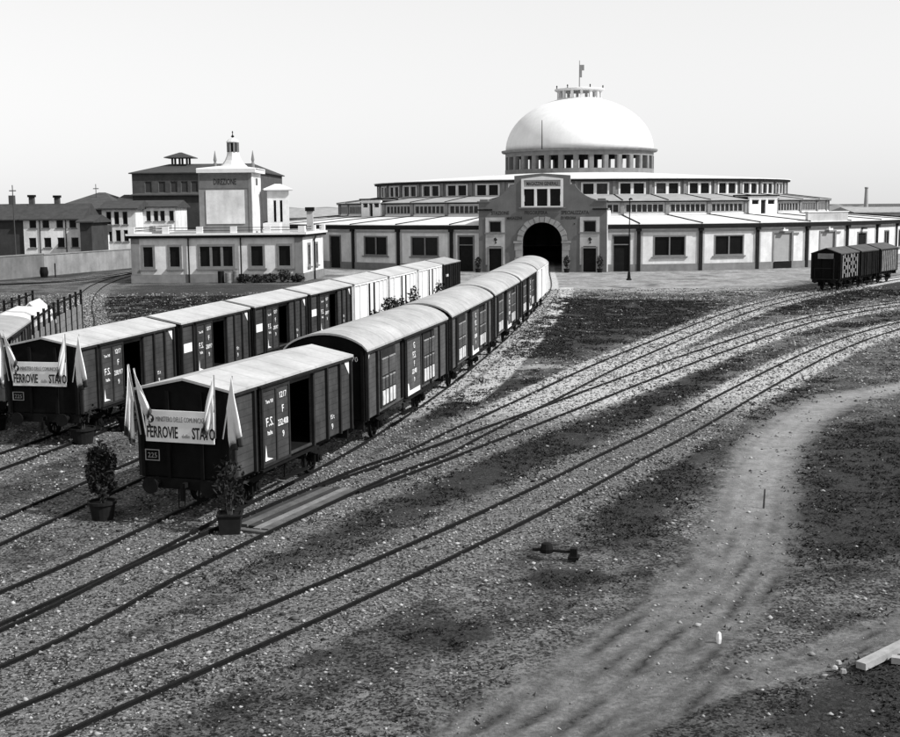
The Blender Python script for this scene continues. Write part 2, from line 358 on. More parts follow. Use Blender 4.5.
def masks(X, Y):
    ball = np.zeros(X.shape); bright = np.zeros(X.shape)
    for k, wd in dict(A=1.35, B=1.6, T2=1.6, C=1.6, D=1.5, E=1.0, F=1.6, F2=1.6).items():
        d = dist_poly(X, Y, PATHS[k][::3]+[PATHS[k][-1]]); m = 1-sm(d, wd*.75, wd*1.45); ball = np.maximum(ball, m)
        if k in ('B', 'T2', 'C', 'A'): bright = np.maximum(bright, m*sm(Y, 36, 62)*(.8 if k == 'C' else 1))  # pale far ballast, with distant backscatter and vignetting also put into its colour
    # pale shoulder on the right of the first train
    sh = [(p.x+2.3, p.y-.4) for p in PATHS['A'] if 54 < p.y < 130]; bright = np.maximum(bright, (1-sm(dist_poly(X, Y, sh[::3]), .4, 1.1))*.9)
    gr = np.zeros(X.shape)
    for poly, e, v in GRASS: gr = np.maximum(gr, soft_poly(X, Y, poly, e)*v)
    pale = np.zeros(X.shape)
    for poly, e, v in PALE: pale = np.maximum(pale, soft_poly(X, Y, poly, e)*v)
    pale = np.maximum(pale, sm(Y, 230, 260)*.3)
    pth = np.zeros(X.shape)
    for PC in (PATHC, PATH2):
        for (a, wa), (b, wb) in zip(PC[:-1], PC[1:]):
            ab = np.array(b)-np.array(a); t = np.clip(((X-a[0])*ab[0]+(Y-a[1])*ab[1])/(ab@ab), 0, 1)
            d = np.hypot(X-a[0]-t*ab[0], Y-a[1]-t*ab[1])/(wa+(wb-wa)*t); pth = np.maximum(pth, 1-sm(d, .35, 1.45))
    return ball, np.clip(gr*(1-.85*ball), 0, 1), pth, np.clip(pale, 0, 1), bright
def axis(segs):
    out = [segs[0][0]]
    for a, b, s in segs:
        n = max(1, round((b-a)/s)); out += [a+(b-a)*(k+1)/n for k in range(n)]
    return np.array(out)
xs = axis([(-3000,-400,400),(-400,-100,30),(-100,-45,3),(-45,-18,.8),(-18,-11,.35),(-11,14,.2),(14,24,.35),(24,60,.7),(60,120,3),(120,400,30),(400,3000,400)])
ys = axis([(-200,0,50),(0,14,2),(14,46,.2),(46,62,.35),(62,130,.7),(130,185,1.6),(185,400,12),(400,4500,400)])
GX, GY = np.meshgrid(xs, ys)
prs = np.random.RandomState(3)
def vnoise(X, Y, s, seed):
    rs = np.random.RandomState(seed); g = rs.rand(256, 256)
    x = X/s; y = Y/s; i = np.floor(x).astype(int); j = np.floor(y).astype(int); fx = x-i; fy = y-j
    fx = fx*fx*(3-2*fx); fy = fy*fy*(3-2*fy); G = lambda a, b: g[a % 256, b % 256]
    return (G(i,j)*(1-fx)+G(i+1,j)*fx)*(1-fy)+(G(i,j+1)*(1-fx)+G(i+1,j+1)*fx)*fy
mb_, mg_, mp_, ml_, mt_ = masks(GX, GY)
near = 1-sm(GY, 95, 140)
GZ = (vnoise(GX, GY, 2.3, 1)-.5)*.10+(vnoise(GX, GY, .8, 2)-.5)*.06+mg_*.05-.05
GZ = GZ*(1-.85*mb_)-mp_*.05-ruts(GX, GY)*.03; GZ = GZ*near-.015
gm = bpy.data.meshes.new('ground'); nx, ny = len(xs), len(ys)
co = np.stack([GX, GY, GZ], -1).reshape(-1, 3)
idx = np.arange(nx*ny).reshape(ny, nx); q = np.stack([idx[:-1,:-1], idx[:-1,1:], idx[1:,1:], idx[1:,:-1]], -1).reshape(-1, 4)
gm.vertices.add(len(co)); gm.vertices.foreach_set('co', co.ravel().astype(np.float32))
gm.loops.add(q.size); gm.loops.foreach_set('vertex_index', q.ravel().astype(np.int32)); gm.polygons.add(len(q))
gm.polygons.foreach_set('loop_start', np.arange(0, q.size, 4, dtype=np.int32)); gm.polygons.foreach_set('loop_total', np.full(len(q), 4, np.int32))
gm.polygons.foreach_set('use_smooth', np.ones(len(q), bool)); gm.update(calc_edges=True)
for nm, a in dict(ballast=mb_, grass=mg_, path=mp_, pale=ml_, bright=mt_, rut=ruts(GX, GY)*(1-.78*sm(GY, 27, 38)), dust=(1-sm(dist_poly(GX, GY, [p_[0] for p_ in PATHC]), 1*.25, 1.25))*(.12+.88*sm(GY, 25, 42))).items():
    at_ = gm.attributes.new(nm, 'FLOAT', 'POINT'); at_.data.foreach_set('value', a.ravel().astype(np.float32))
def ground_mat():
    m = bpy.data.materials.new('yard_ground'); m.use_nodes = True; n = m.node_tree; L = n.links
    b = n.nodes['Principled BSDF']; b.inputs['Roughness'].default_value = .95; b.inputs['Specular IOR Level'].default_value = .1
    geo = n.nodes.new('ShaderNodeNewGeometry'); pos = geo.outputs['Position']
    def noise(s, d=4, r=.6):
        q = n.nodes.new('ShaderNodeTexNoise'); q.inputs['Scale'].default_value = s; q.inputs['Detail'].default_value = d; q.inputs['Roughness'].default_value = r; L.new(pos, q.inputs['Vector']); return q.outputs[0]
    def mt(op, a, bb, cl=False):
        q = n.nodes.new('ShaderNodeMath'); q.operation = op; q.use_clamp = cl
        for k, x in enumerate((a, bb)):
            if isinstance(x, (int, float)): q.inputs[k].default_value = x
            else: L.new(x, q.inputs[k])
        return q.outputs[0]
    def mr(x, a, bb, c, d):
        q = n.nodes.new('ShaderNodeMapRange'); q.interpolation_type = 'SMOOTHSTEP'
        for k, y in enumerate((a, bb, c, d)): q.inputs[k+1].default_value = y
        L.new(x, q.inputs[0]); return q.outputs[0]
    def mix(a, bb, f):
        q = n.nodes.new('ShaderNodeMix')
        q.inputs[0].default_value = 0; L.new(f, q.inputs[0])
        for k, x in ((2, a), (3, bb)):
            if isinstance(x, (int, float)): q.inputs[k].default_value = x
            else: L.new(x, q.inputs[k])
        return q.outputs[0]
    def attr(nm):
        q = n.nodes.new('ShaderNodeAttribute'); q.attribute_name = nm; return q.outputs['Fac']
    big = noise(.35, 5); mid = noise(1.7, 6, .7); fine = noise(9, 5, .75); grit = noise(34, 4, .8); dot = noise(16, 3, .7)
    def edge(nm, amt, lo=.4, hi=.62):
        return mr(mt('ADD', attr(nm), mt('MULTIPLY', mt('SUBTRACT', mt('ADD', mt('MULTIPLY', mid, .55), mt('MULTIPLY', fine, .45)), .5), amt)), lo, hi, 0, 1)
    def cells(sc):
        q = n.nodes.new('ShaderNodeTexVoronoi'); q.inputs['Scale'].default_value = sc; q.inputs['Randomness'].default_value = 1; L.new(pos, q.inputs['Vector'])
        sp = n.nodes.new('ShaderNodeSeparateColor'); L.new(q.outputs['Color'], sp.inputs[0]); return sp.outputs[0], sp.outputs[1], q.outputs['Distance']
    r1, q1, d1 = cells(11); r2, q2, d2 = cells(22)
    clump = mr(mid, .38, .62, 0, 1)
    flk = mt('MULTIPLY', mt('GREATER_THAN', r1, .84), mr(d1, .3, .45, 1, 0)); flk2 = mt('MULTIPLY', mt('GREATER_THAN', r2, .86), mr(d2, .3, .5, 1, 0))
    flk = mt('MAXIMUM', mt('MULTIPLY', flk, q1), mt('MULTIPLY', flk2, .7))
    drk = mt('MULTIPLY', mt('LESS_THAN', r1, .26), mr(d1, .35, .5, 1, 0)); drk = mt('MAXIMUM', drk, mt('LESS_THAN', r2, .22))
    clump2 = mr(noise(.8, 5, .7), .42, .62, .12, .62); drk = mt('MAXIMUM', drk, mt('MULTIPLY', mt('LESS_THAN', r1, clump2), mr(d1, .4, .6, 1, 0)))
    speck = mt('SUBTRACT', 1, mt('MULTIPLY', drk, .75))
    soil = mt('MULTIPLY', mr(mid, .3, .7, .065, .14), mr(fine, .3, .7, .45, 1.6))
    soil = mt('MULTIPLY', mt('MULTIPLY', soil, mr(big, .35, .65, .5, 1.35)), speck)
    soil = mix(soil, .26, mt('MULTIPLY', flk, mr(big, .35, .65, .25, .8)))
    ballast = mt('MULTIPLY', mt('MULTIPLY', mr(fine, .3, .7, .08, .21), mr(grit, .3, .7, .6, 1.4)), speck)
    ballast = mix(ballast, .34, mt('MULTIPLY', flk, .9))
    bright = mt('MULTIPLY', mt('MULTIPLY', mr(fine, .3, .7, .36, .66), mr(grit, .3, .7, .7, 1.25)), mt('SUBTRACT', 1, mt('MULTIPLY', drk, .5)))
    grass = mt('MULTIPLY', mr(fine, .3, .7, .012, .05), mr(grit, .3, .7, .5, 1.6))
    grass = mix(grass, .16, mt('MULTIPLY', flk, mt('MULTIPLY', clump, .55)))
    path = mt('MULTIPLY', mt('MULTIPLY', mr(mid, .3, .7, .11, .2), mr(fine, .3, .7, .65, 1.3)), mt('SUBTRACT', 1, mt('MULTIPLY', drk, .16)))
    path = mix(path, mr(mid, .3, .7, .24, .34), mt('MULTIPLY', attr('dust'), mr(fine, .3, .7, .5, 1.0)))
    path = mix(path, .022, mt('MULTIPLY', attr('rut'), mr(fine, .38, .55, .35, 1.0)))
    pale = mt('MULTIPLY', mt('MULTIPLY', mr(mid, .3, .7, .17, .33), mr(fine, .3, .7, .75, 1.2)), mr(big, .35, .65, .72, 1.2))
    pale = mix(pale, .05, mr(noise(.16, 4, .55), .60, .66, 0, .7))
    c = mix(soil, ballast, edge('ballast', .9, .3, .8)); c = mix(c, pale, edge('pale', 1.0, .35, .75)); c = mix(c, path, edge('path', 1.3, .3, .85))
    c = mix(c, grass, edge('grass', 2.3, .36, .72)); c = mix(c, bright, edge('bright', .9, .35, .75))
    cc = n.nodes.new('ShaderNodeCombineXYZ')
    for k in range(3): L.new(c, cc.inputs[k])
    L.new(cc.outputs[0], b.inputs['Base Color'])
    bp = n.nodes.new('ShaderNodeBump'); bp.inputs['Strength'].default_value = .9; bp.inputs['Distance'].default_value = .09
    L.new(mt('ADD', mt('MULTIPLY', fine, .6), mt('MULTIPLY', grit, .5)), bp.inputs['Height']); L.new(bp.outputs[0], b.inputs['Normal'])
    return m
gm.materials.append(ground_mat())
g_o = link('ground', gm, kind='structure')
def gz_at(x, y):
    i = np.clip(np.searchsorted(xs, x)-1, 0, nx-2); j = np.clip(np.searchsorted(ys, y)-1, 0, ny-2)
    tx = (x-xs[i])/(xs[i+1]-xs[i]); ty = (y-ys[j])/(ys[j+1]-ys[j])
    return (GZ[j,i]*(1-tx)+GZ[j,i+1]*tx)*(1-ty)+(GZ[j+1,i]*(1-tx)+GZ[j+1,i+1]*tx)*ty
def soup(name, V, F, m, kind='stuff'):
    me = bpy.data.meshes.new(name); V = V.reshape(-1, 3); k = F.shape[1]
    me.vertices.add(len(V)); me.vertices.foreach_set('co', V.ravel().astype(np.float32))
    me.loops.add(F.size); me.loops.foreach_set('vertex_index', F.ravel().astype(np.int32)); me.polygons.add(len(F))
    me.polygons.foreach_set('loop_start', np.arange(0, F.size, k, dtype=np.int32)); me.polygons.foreach_set('loop_total', np.full(len(F), k, np.int32))
    me.update(calc_edges=True); me.materials.append(m); return link(name, me, kind=kind)
def scatter(n, x0, x1, y0, y1, seed):
    rs = np.random.RandomState(seed); Y = 15+(y1-15)*rs.rand(n)**1.25+(y0-15); X = x0+(x1-x0)*rs.rand(n)
    k = np.abs(X) < .40*Y+3; return X[k], Y[k], rs
def in_build(X, Y): return (np.hypot(X-21.5, Y-208) < 53)
# loose stones
X, Y, rs = scatter(460000, -45, 50, 15, 125, 11)
b_, g_, p_, l_, t_ = masks(X, Y)
nz_ = vnoise(X, Y, 1.3, 9)
pr_ = np.clip(.24*nz_*1.6+.75*b_*(.45+.6*nz_)+.12*t_-.12*p_-.22*g_, .015, 1)
k = (rs.rand(len(X)) < pr_) & ~in_build(X, Y); X, Y = X[k], Y[k]
OCT = np.array([(1,0,0),(0,1,0),(-1,0,0),(0,-1,0),(0,0,1),(0,0,-1)], float); OF = np.array([(0,1,4),(1,2,4),(2,3,4),(3,0,4),(1,0,5),(2,1,5),(3,2,5),(0,3,5)])
N = len(X); sz = np.clip(np.exp(rs.randn(N)*.42)*.017*(1+Y/50), 0, .10); a = rs.rand(N)*6.28
V = OCT[None]*(.6+.8*rs.rand(N, 6))[:, :, None]*sz[:, None, None]*np.array([1.2, .9, .6])
ca, sa = np.cos(a)[:, None], np.sin(a)[:, None]
V = np.stack([V[...,0]*ca-V[...,1]*sa+X[:,None], V[...,0]*sa+V[...,1]*ca+Y[:,None], V[...,2]+(gz_at(X, Y)+sz*.25)[:,None]], -1)
F = (OF[None]+(np.arange(N)*6)[:, None, None]).reshape(-1, 3)
o = soup('loose_gravel', V, F, mat('gravel_stone', .19, .9, .2, 3, island=.93, spec=.1))
tag(o, 'loose pale stones and clods scattered over the yard and tracks', 'gravel')
# low weeds
X, Y, rs = scatter(420000, -45, 50, 15, 120, 12)
b_, g_, p_, l_, t_ = masks(X, Y)
nz_ = vnoise(X, Y, 1.1, 5)*.6+vnoise(X, Y, .35, 6)*.4
k = (rs.rand(len(X)) < np.clip(g_*1.5*sm(nz_, .3, .6)+.22*sm(nz_, .5, .7)*(1-.7*b_), 0, 1)*(1-p_)) & ~in_build(X, Y); X, Y = X[k], Y[k]; N = len(X)
nb = 5; a = rs.rand(N, nb)*6.28; ln = (.022+.045*rs.rand(N, nb))*(1+Y/110)[:,None]; wd = ln*.42; lean = .9+1.2*rs.rand(N, nb)
bx = X[:,None]+(rs.rand(N, nb)-.5)*.22; by = Y[:,None]+(rs.rand(N, nb)-.5)*.22; bz = np.repeat(gz_at(X, Y)[:,None]-.005, nb, 1)
p0 = np.stack([bx-np.sin(a)*wd, by+np.cos(a)*wd, bz], -1); p1 = np.stack([bx+np.sin(a)*wd, by-np.cos(a)*wd, bz], -1)
p2 = np.stack([bx+np.cos(a)*ln*lean, by+np.sin(a)*ln*lean, bz+ln*.8], -1)
V = np.stack([p0, p1, p2], 2); F = np.arange(N*nb*3).reshape(-1, 3)
o = soup('weeds', V, F, mat('weed_blade', .02, .85, .2, 2, island=.85, spec=.08)); tag(o, 'dark low weeds and grass growing in patches between the tracks', 'weeds')

# ------------------------------------------------------------------ wagons
def arc_table(P):
    s = [0]
    for a, b in zip(P[:-1], P[1:]): s.append(s[-1]+(b-a).length)
    return s
ST = {k: arc_table(P) for k, P in PATHS.items()}
def point_at(k, s):
    P, t = PATHS[k], ST[k]; i = min(max(int(np.searchsorted(t, s))-1, 0), len(P)-2); f = (s-t[i])/(t[i+1]-t[i]); return P[i].lerp(P[i+1], f)
def s_at_y(k, y):
    P = PATHS[k]
    for i in range(len(P)-1):
        if P[i].y <= y < P[i+1].y: return ST[k][i]+(y-P[i].y)/(P[i+1].y-P[i].y)*(ST[k][i+1]-ST[k][i])
def place(o, k, s, half):
    a, b = point_at(k, s-half), point_at(k, s+half); c = (a+b)/2; o.location = (c.x, c.y, 0); d = b-a; o.rotation_euler = (0, 0, math.atan2(d.y, d.x))
def wheel_meshes():
    r = .46
    tyre = MB().lathe([(r-.07,-.06),(r+.035,-.06),(r+.03,-.03),(r,-.02),(r,.06),(r-.07,.06)], 22, caps=False)
    tyre.f += [(i*6+5, ((i+1)%22)*6+5, ((i+1)%22)*6, i*6) for i in range(22)]
    sp = MB().lathe([(.1,-.07),(.1,.08)], 10)
    for k in range(9):
        t = 2*math.pi*k/9; sp.bar((.08*math.cos(t), .08*math.sin(t), 0), ((r-.06)*math.cos(t), (r-.06)*math.sin(t), 0), .03, 4)
    rot = Matrix.Rotation(R(90), 4, 'X'); out = []
    for mb in (tyre, sp):
        me = mb.mesh(m_iron); me.transform(rot); out.append(me)
    return out
TYRE, SPOKES = wheel_meshes()
def running_gear(t, L, base):
    hl = L/2; fr = MB()
    for s in (-1, 1): fr.box(-hl, hl, s*.92-.06, s*.92+.06, .93, 1.18)
    for s in (-1, 1): fr.box(s*hl-(.14 if s > 0 else 0), s*hl+(.14 if s < 0 else 0), -1.3, 1.3, .86, 1.165)
    for x in (-base*.25, base*.25): fr.box(x-.06, x+.06, -.9, .9, .95, 1.17)
    link('underframe', fr.mesh(m_iron), t)
    ax = MB()
    for x in (-base/2, base/2): ax = MB().bar((x,-.8,.545),(x,.8,.545),.07,8); link('axle', ax.mesh(m_iron), t)
    for x in (-base/2, base/2):
        for s in (-1, 1):
            wo_ = link('wheel', SPOKES, t, (x, s*.755, .545)); link('tyre', TYRE, wo_)
            if s > 0: wo_.rotation_euler = (0, 0, math.pi)
            sp = MB()
            for k in range(5): sp.box(x-.62+.1*k, x+.62-.1*k, s*1.03-.04, s*1.03+.04, .86-.035*k, .89-.035*k)
            sp.box(x-.13, x+.13, s*1.0-.12, s*1.0+.12, .46, .72); sp.box(x-.2, x-.14, s*1.0-.03, s*1.0+.03, .4, .95); sp.box(x+.14, x+.2, s*1.0-.03, s*1.0+.03, .4, .95)
            sp.bar((x, s*1.1, .6), (x, s*1.16, .6), .09, 8)
            link('spring', sp.mesh(m_iron), t)
    for e in (-1, 1):
        for s in (-1, 1):
            b = MB().bar((e*hl, s*.87, 1.03), (e*(hl+.42), s*.87, 1.03), .09, 8); b.bar((e*(hl+.42), s*.87, 1.03), (e*(hl+.47), s*.87, 1.03), .23, 14)
            link('buffer', b.mesh(m_iron), t)
        h = MB().box(e*(hl+.14)-.14, e*(hl+.14)+.14, -.05, .05, .95, 1.08).box(e*(hl+.28)-.03, e*(hl+.28)+.03, -.05, .05, .62, 1.08).bar((e*(hl+.3),-.09,.95),(e*(hl+.33),-.09,.45),.02,5).bar((e*(hl+.3),.09,.95),(e*(hl+.33),.09,.45),.02,5).bar((e*(hl+.33),-.1,.45),(e*(hl+.33),.1,.45),.025,5)
        link('coupling', h.mesh(m_iron), t)
    for s in (-1, 1):
        st = MB().box(-.9, .9, s*1.28-.1, s*1.28+.1, .52, .56); [st.box(x-.02, x+.02, s*1.25-.02, s*1.25+.02, .56, .95) for x in (-.7, .7)]
        link('step_board', st.mesh(m_iron), t)
def roof_mesh(L, prof, m, t=.07):     # prof: (y,z) points from -y to +y
    lo = [(y, z-t) for y, z in reversed(prof)]
    return MB().xprism(list(prof)+lo, -L/2, L/2).mesh(m)
def boxvan(name, label, group, L=8.0, hw=1.38, body=m_brown, endm=m_black, ribm=m_rib, roofm=m_canvas, arch=False, ridge=3.95, opening=(-.8, 1.0), num='n1', placard=False, plates=True, white=False, marks=True):
    t = thing(name, label, 'wagon', group=group); z0, z1 = 1.2, 3.6; hl = L/2
    ho = [(opening[0], opening[1], 1.28, 3.3)] if opening else []
    me = wall_mb(-hl, hl, z0, z1, .06, ho).mesh(body); link('side_wall', me, t, (0, -hw, 0))
    o = link('side_wall', wall_mb(-hl, hl, z0, z1, .06, []).mesh(body), t, (0, hw, 0), math.pi)
    prof = [(-hw, 3.62), (0, ridge-.02), (hw, 3.62)] if not arch else [(hw*math.sin(R(a)), 3.62+(ridge-3.64)*(math.cos(R(a))-math.cos(R(70)))/(1-math.cos(R(70)))) if abs(a) < 70 else (math.copysign(hw, a), 3.62) for a in range(-90, 91, 15)]
    if arch: prof = [(hw*k/8, 3.62+(ridge-3.64)*(1-(k/8)**2)**.75) for k in range(-8, 9)]
    for e in (-1, 1):
        poly = [(-hw+.002, z0), (hw-.002, z0)]+[(y*.998, z-.04) for y, z in reversed(prof)]
        link('end_wall', MB().xprism(poly, e*hl-(.06 if e > 0 else 0), e*hl+(.06 if e < 0 else 0)).mesh(endm), t)
    link('floor', MB().box(-hl+.06, hl-.06, -hw+.06, hw-.06, 1.17, 1.27).mesh(m_dark_in), t)
    over = [(y*(1+.10/hw), z) for y, z in prof]
    link('roof', roof_mesh(L+.16, over, roofm), t)
    for s in (-1, 1): link('top_rail', MB().box(-hl, hl, s*(hw+.045)-.045, s*(hw+.045)+.045, 3.46, 3.56).mesh(ribm), t)
    ribs = [-hl+.05, -hl+1.28, opening[0]-.05 if opening else -.9, (opening[1]+.05) if opening else .9, 2.05*L/8, 3.05*L/8, hl-.05]
    rm = MB().box(-.05, .05, -.045, .045, z0-.02, 3.46).mesh(ribm)
    for x in ribs:
        link('rib', rm, t, (x, -hw-.045, 0)); link('rib', rm, t, (x, hw+.045, 0))
    em = MB().box(-.04, .04, -.05, .05, z0-.02, 3.56).mesh(endm if not white else ribm)
    for e in (-1, 1):
        for y in (-hw+.1, -.5, .5, hw-.1): link('end_post', em, t, (e*(hl+.04), y, 0))
    if opening:
        dw = opening[1]-opening[0]; x0 = opening[0]-dw-.05; x1 = opening[0]-.05
        d = link('sliding_door', MB().box(x0, x1, -hw-.14, -hw-.09, 1.22, 3.44).mesh(body), t)
        fm = MB(); frame_mb(x0, x1, 1.22, 3.44, .08, -hw-.17, -hw-.142, fm); fm.box((x0+x1)/2-.04, (x0+x1)/2+.04, -hw-.17, -hw-.142, 1.30, 3.36); link('door_frame', fm.mesh(ribm), d)
        for zt in (3.47, 1.13): link('door_track', MB().box(x0-.1, opening[1]+.1, -hw-.2, -hw-.09, zt, zt+.06).mesh(m_iron), t)
        if marks:
            y = -hw-.15; xa, xb = x0+dw*.27, x0+dw*.75
            for key, x, z in (('tare', xa, 3.0), ('fs', xa, 2.35), ('italia', xa, 2.1), ('nn', xb, 3.05), ('f', xb, 2.62), (num, xb, 2.25), ('d9', xb, 1.9)): link('lettering', T[key], d, (x, y, z))
            link('corner_mark', MB().prism([(x0+.1,1.4),(x0+.6,1.4),(x0+.22,1.5),(x0+.16,1.85)], y-.03, y-.024).mesh(m_letter), d)
            link('corner_mark', MB().prism([(hl-.5,3.42),(hl-.12,3.0),(hl-.12,3.42)], -hw-.012, -hw-.004).mesh(m_letter), t)
            link('lettering', T['cap15'], t, (2.5*L/8, -hw-.005, 1.75)); link('lettering', T['d9'], t, (2.5*L/8, -hw-.005, 1.42))
    if placard: link('placard', MB().box(opening[0]-2.9, opening[0]-2.05, -hw-.02, -hw-.006, 2.3, 2.68).mesh(m_letter), t)
    running_gear(t, L, L*.52)
    return t
def place_banner(w_, L, hw):
    """plate and number on the leading end"""
    x = -L/2-.092
    fr = MB(); frame_mb(-1.2, -.76, 1.64, 1.95, .025, -.012, 0, fr); o = link('number_plate', fr.mesh(m_inkgrey), w_, (x, 0, 0), -math.pi/2)
    link('lettering', T['plate'], o, (-.98, -.002, 1.72))
    link('lettering', T['two'], w_, (-L/2-.01, -.78, 3.05), -math.pi/2)
LF = 8.0
va = boxvan('freight_wagon', 'dark boxcar with banner and flags leading the nearest train, brightest flat roof', 'wagons of the nearest train', L=8.3)
place_banner(va, 8.3, 1.38); sA = s_at_y('A', 33.5); place(va, 'A', sA+3.78, 2.2)
GD = 'wagons of the rear train'
vd = boxvan('freight_wagon', 'dark boxcar with banner and flags leading the rear train at left edge', GD, num='n2')
place_banner(vd, 8.0, 1.38); sD = s_at_y('D', 44.2); PD = 8.72
place(vd, 'D', sD+4, 2.1)
proto = boxvan('freight_wagon', 'second dark boxcar of the rear train, right behind the flagged one', GD, num='n2', placard=True)
place(proto, 'D', sD+PD+4, 2.1)
for k, lab in ((2, 'third dark boxcar of the rear train, with white placard and open door'), (3, 'fourth dark boxcar of the rear train, last before the white vans')):
    c = copy_tree(proto); c['label'] = lab; place(c, 'D', sD+k*PD+4, 2.1)
wv = boxvan('refrigerator_van', 'first white van of the rear train, coupled behind the dark boxcars', GD, body=m_whitebody, endm=m_whitebody, ribm=m_white, roofm=m_canvas, opening=None, white=True, marks=False)
for x in (-.62, .62):
    link('door_gap', MB().box(x-.2+.12*x, x+.2-.1*x, -1.46, -1.385, 1.3, 3.42).mesh(m_iron), wv)
link('door_panel', MB().box(-.46, .46, -1.43, -1.385, 1.25, 3.42).mesh(m_whitebody), wv)
place(wv, 'D', sD+4*PD+4, 2.1)
for k, lab in ((5, 'second white van of the rear train, in the middle of the three'), (6, 'third white van of the rear train, next to its dark last wagon')):
    c = copy_tree(wv); c['label'] = lab; place(c, 'D', sD+k*PD+4, 2.1)
lv = boxvan('freight_wagon', 'small black boxcar closing the rear train after the white vans', GD, L=6.6, roofm=m_roofg, body=m_black, opening=None, marks=False)
link('placard', MB().box(-2.2, -1.5, -1.44, -1.40, 2.5, 2.7).mesh(m_letter), lv); place(lv, 'D', sD+7*PD+3.3, 1.8)
# long arched-roof vans of the nearest train
def longvan(label, body, white=False):
    L, hw, z0 = 12.1, 1.4, 1.2; hl = L/2
    t = boxvan('arched_roof_van', label, 'wagons of the nearest train', L=L, hw=hw, body=body, endm=m_black if not white else m_whitebody, ribm=m_rib if not white else m_white, roofm=m_canvas2, arch=True, ridge=4.2, opening=None, marks=False, white=white)
    y = -hw-.03
    if white:
        d = link('sliding_door', MB().box(-1.1, 1.1, -hw-.1, -hw-.05, 1.25, 3.42).mesh(m_whitebody), t); link('door_gap', MB().box(1.12, 1.3, -hw-.08, -hw-.04, 1.3, 3.4).mesh(m_iron), t)
        return t
    d = link('sliding_door', MB().box(-1.15, 1.05, -hw-.14, -hw-.09, 1.22, 3.44).mesh(m_brown2), t)
    fm = frame_mb(-1.15, 1.05, 1.22, 3.44, .07, -hw-.165, -hw-.142); link('door_frame', fm.mesh(m_rib), d)
    link('door_gap', MB().box(-1.55, -1.2, -hw-.06, -hw-.01, 1.3, 3.42).mesh(m_dark_in), t)
    for key, z in (('gg', 3.0), ('fs', 2.62), ('f', 2.3), ('n1', 2.02), ('d9', 1.7)): link('lettering', T[key], d, (.0, -hw-.15, z))
    link('corner_mark', MB().prism([(-1.1,1.28),(.75,1.28),(.75,1.45),(-.85,1.45),(-1.0,1.75),(-1.1,1.75)], -hw-.18, -hw-.17).mesh(m_letter), d)
    for zt in (3.47, 1.13): link('door_track', MB().box(-1.6, 3.6, -hw-.2, -hw-.09, zt, zt+.06).mesh(m_iron), t)
    # ventilated panels: two columns each, slats below
    for cx in (-3.35, 2.75):
        p = link('vent_panel', MB().box(cx-.98, cx+.98, -hw-.05, -hw-.004, 1.34, 3.38).mesh(m_rib), t)
        up = MB().box(-.40, .40, -.02, 0, 2.48, 3.02).mesh(m_brown2); st = MB().box(-.40, .40, -.03, 0, 3.04, 3.09).mesh(mat('worn_light_paint', .22, .8, .4, 5))
        lo = MB().box(-.155, .155, -.02, 0, 1.98, 2.36).mesh(m_brown2); s2 = MB().box(-.16, .16, -.03, 0, 2.36, 2.41).mesh(mat('worn_light_paint', .3)); sw = MB().box(-.15, .15, -.03, 0, 1.42, 1.92).mesh(mat('white_slat', .5, .7, .3, 4))
        for i in (-1, 1):
            link('shutter', up, p, (cx+i*.47, -hw-.052, 0)); link('strip', st, p, (cx+i*.47, -hw-.052, 0))
            for j in (-1, 1):
                x = cx+i*.47+j*.21; link('shutter', lo, p, (x, -hw-.052, 0)); link('strip', s2, p, (x, -hw-.052, 0)); link('slat', sw, p, (x, -hw-.052, 0))
    link('corner_mark', MB().prism([(-hl+.12,3.42),(-hl+.12,2.95),(-hl+.5,3.42)], -hw-.012, -hw-.004).mesh(m_letter), t)
    link('lettering', T['cap'], t, (-hl-.005, -.75, 3.2), -math.pi/2); link('lettering', T['cap15'], t, (-hl-.005, -.75, 2.95), -math.pi/2)
    return t
PG = 13.05; s0 = sA+8.3+.95
lg = longvan('long van with arched pale roof, second of the nearest train, behind the flagged boxcar', m_brown2); place(lg, 'A', s0+6.05, 3.4)
for k, lab in ((1, 'third wagon of the nearest train, long with arched roof'), (2, 'fourth wagon of the nearest train, long with arched roof'), (3, 'fifth wagon of the nearest train, last dark one before the white van')):
    c = copy_tree(lg); c['label'] = lab; place(c, 'A', s0+k*PG+6.05, 3.4)
wl = longvan('long white-sided van at the far end of the nearest train, before the portal', m_whitebody, True); place(wl, 'A', s0+4*PG+6.05, 3.4)
# three small old wagons on the right
def oldvan(label, kind):
    L, hw = 5.7, 1.35
    t = boxvan('small_freight_wagon', label, 'small wagons in front of the right wing', L=L, hw=hw, body=m_black, endm=m_black, roofm=m_roofdk, ridge=4.15, opening=None, marks=False)
    if kind:
        bm_ = MB().box(-.09, .09, -.05, 0, 1.3, 3.4).mesh(m_slat); bs = MB().box(-.10, .10, -.05, 0, 0, .38).mesh(m_slat)
        for i in range(10):
            x = -L/2+.6+i*.5
            if (i % 3 == 0) or kind == 2: link('slat', bm_, t, (x, -hw-.05, 0))
            else:
                for j in range(3): link('slat', bs, t, (x, -hw-.05, 1.32+j*.72+(.36 if i % 2 else 0)))
        if kind == 1:
            link('end_panel', MB().box(-.05, 0, -.75, .75, 3.1, 3.6).mesh(m_greycrate), t, (-L/2-.09, 0, 0)); link('handrail', MB().bar((-L/2-.5,-.9,1.2),(-L/2-.5,-.9,3.2),.05).bar((-L/2-.5,.9,1.2),(-L/2-.5,.9,2.2),.05).bar((-L/2-.5,-.9,2.2),(-L/2-.5,.9,2.2),.04).box(-L/2-.55,-L/2-.05,-1.2,1.2,1.12,1.2).mesh(m_iron), t)
    return t
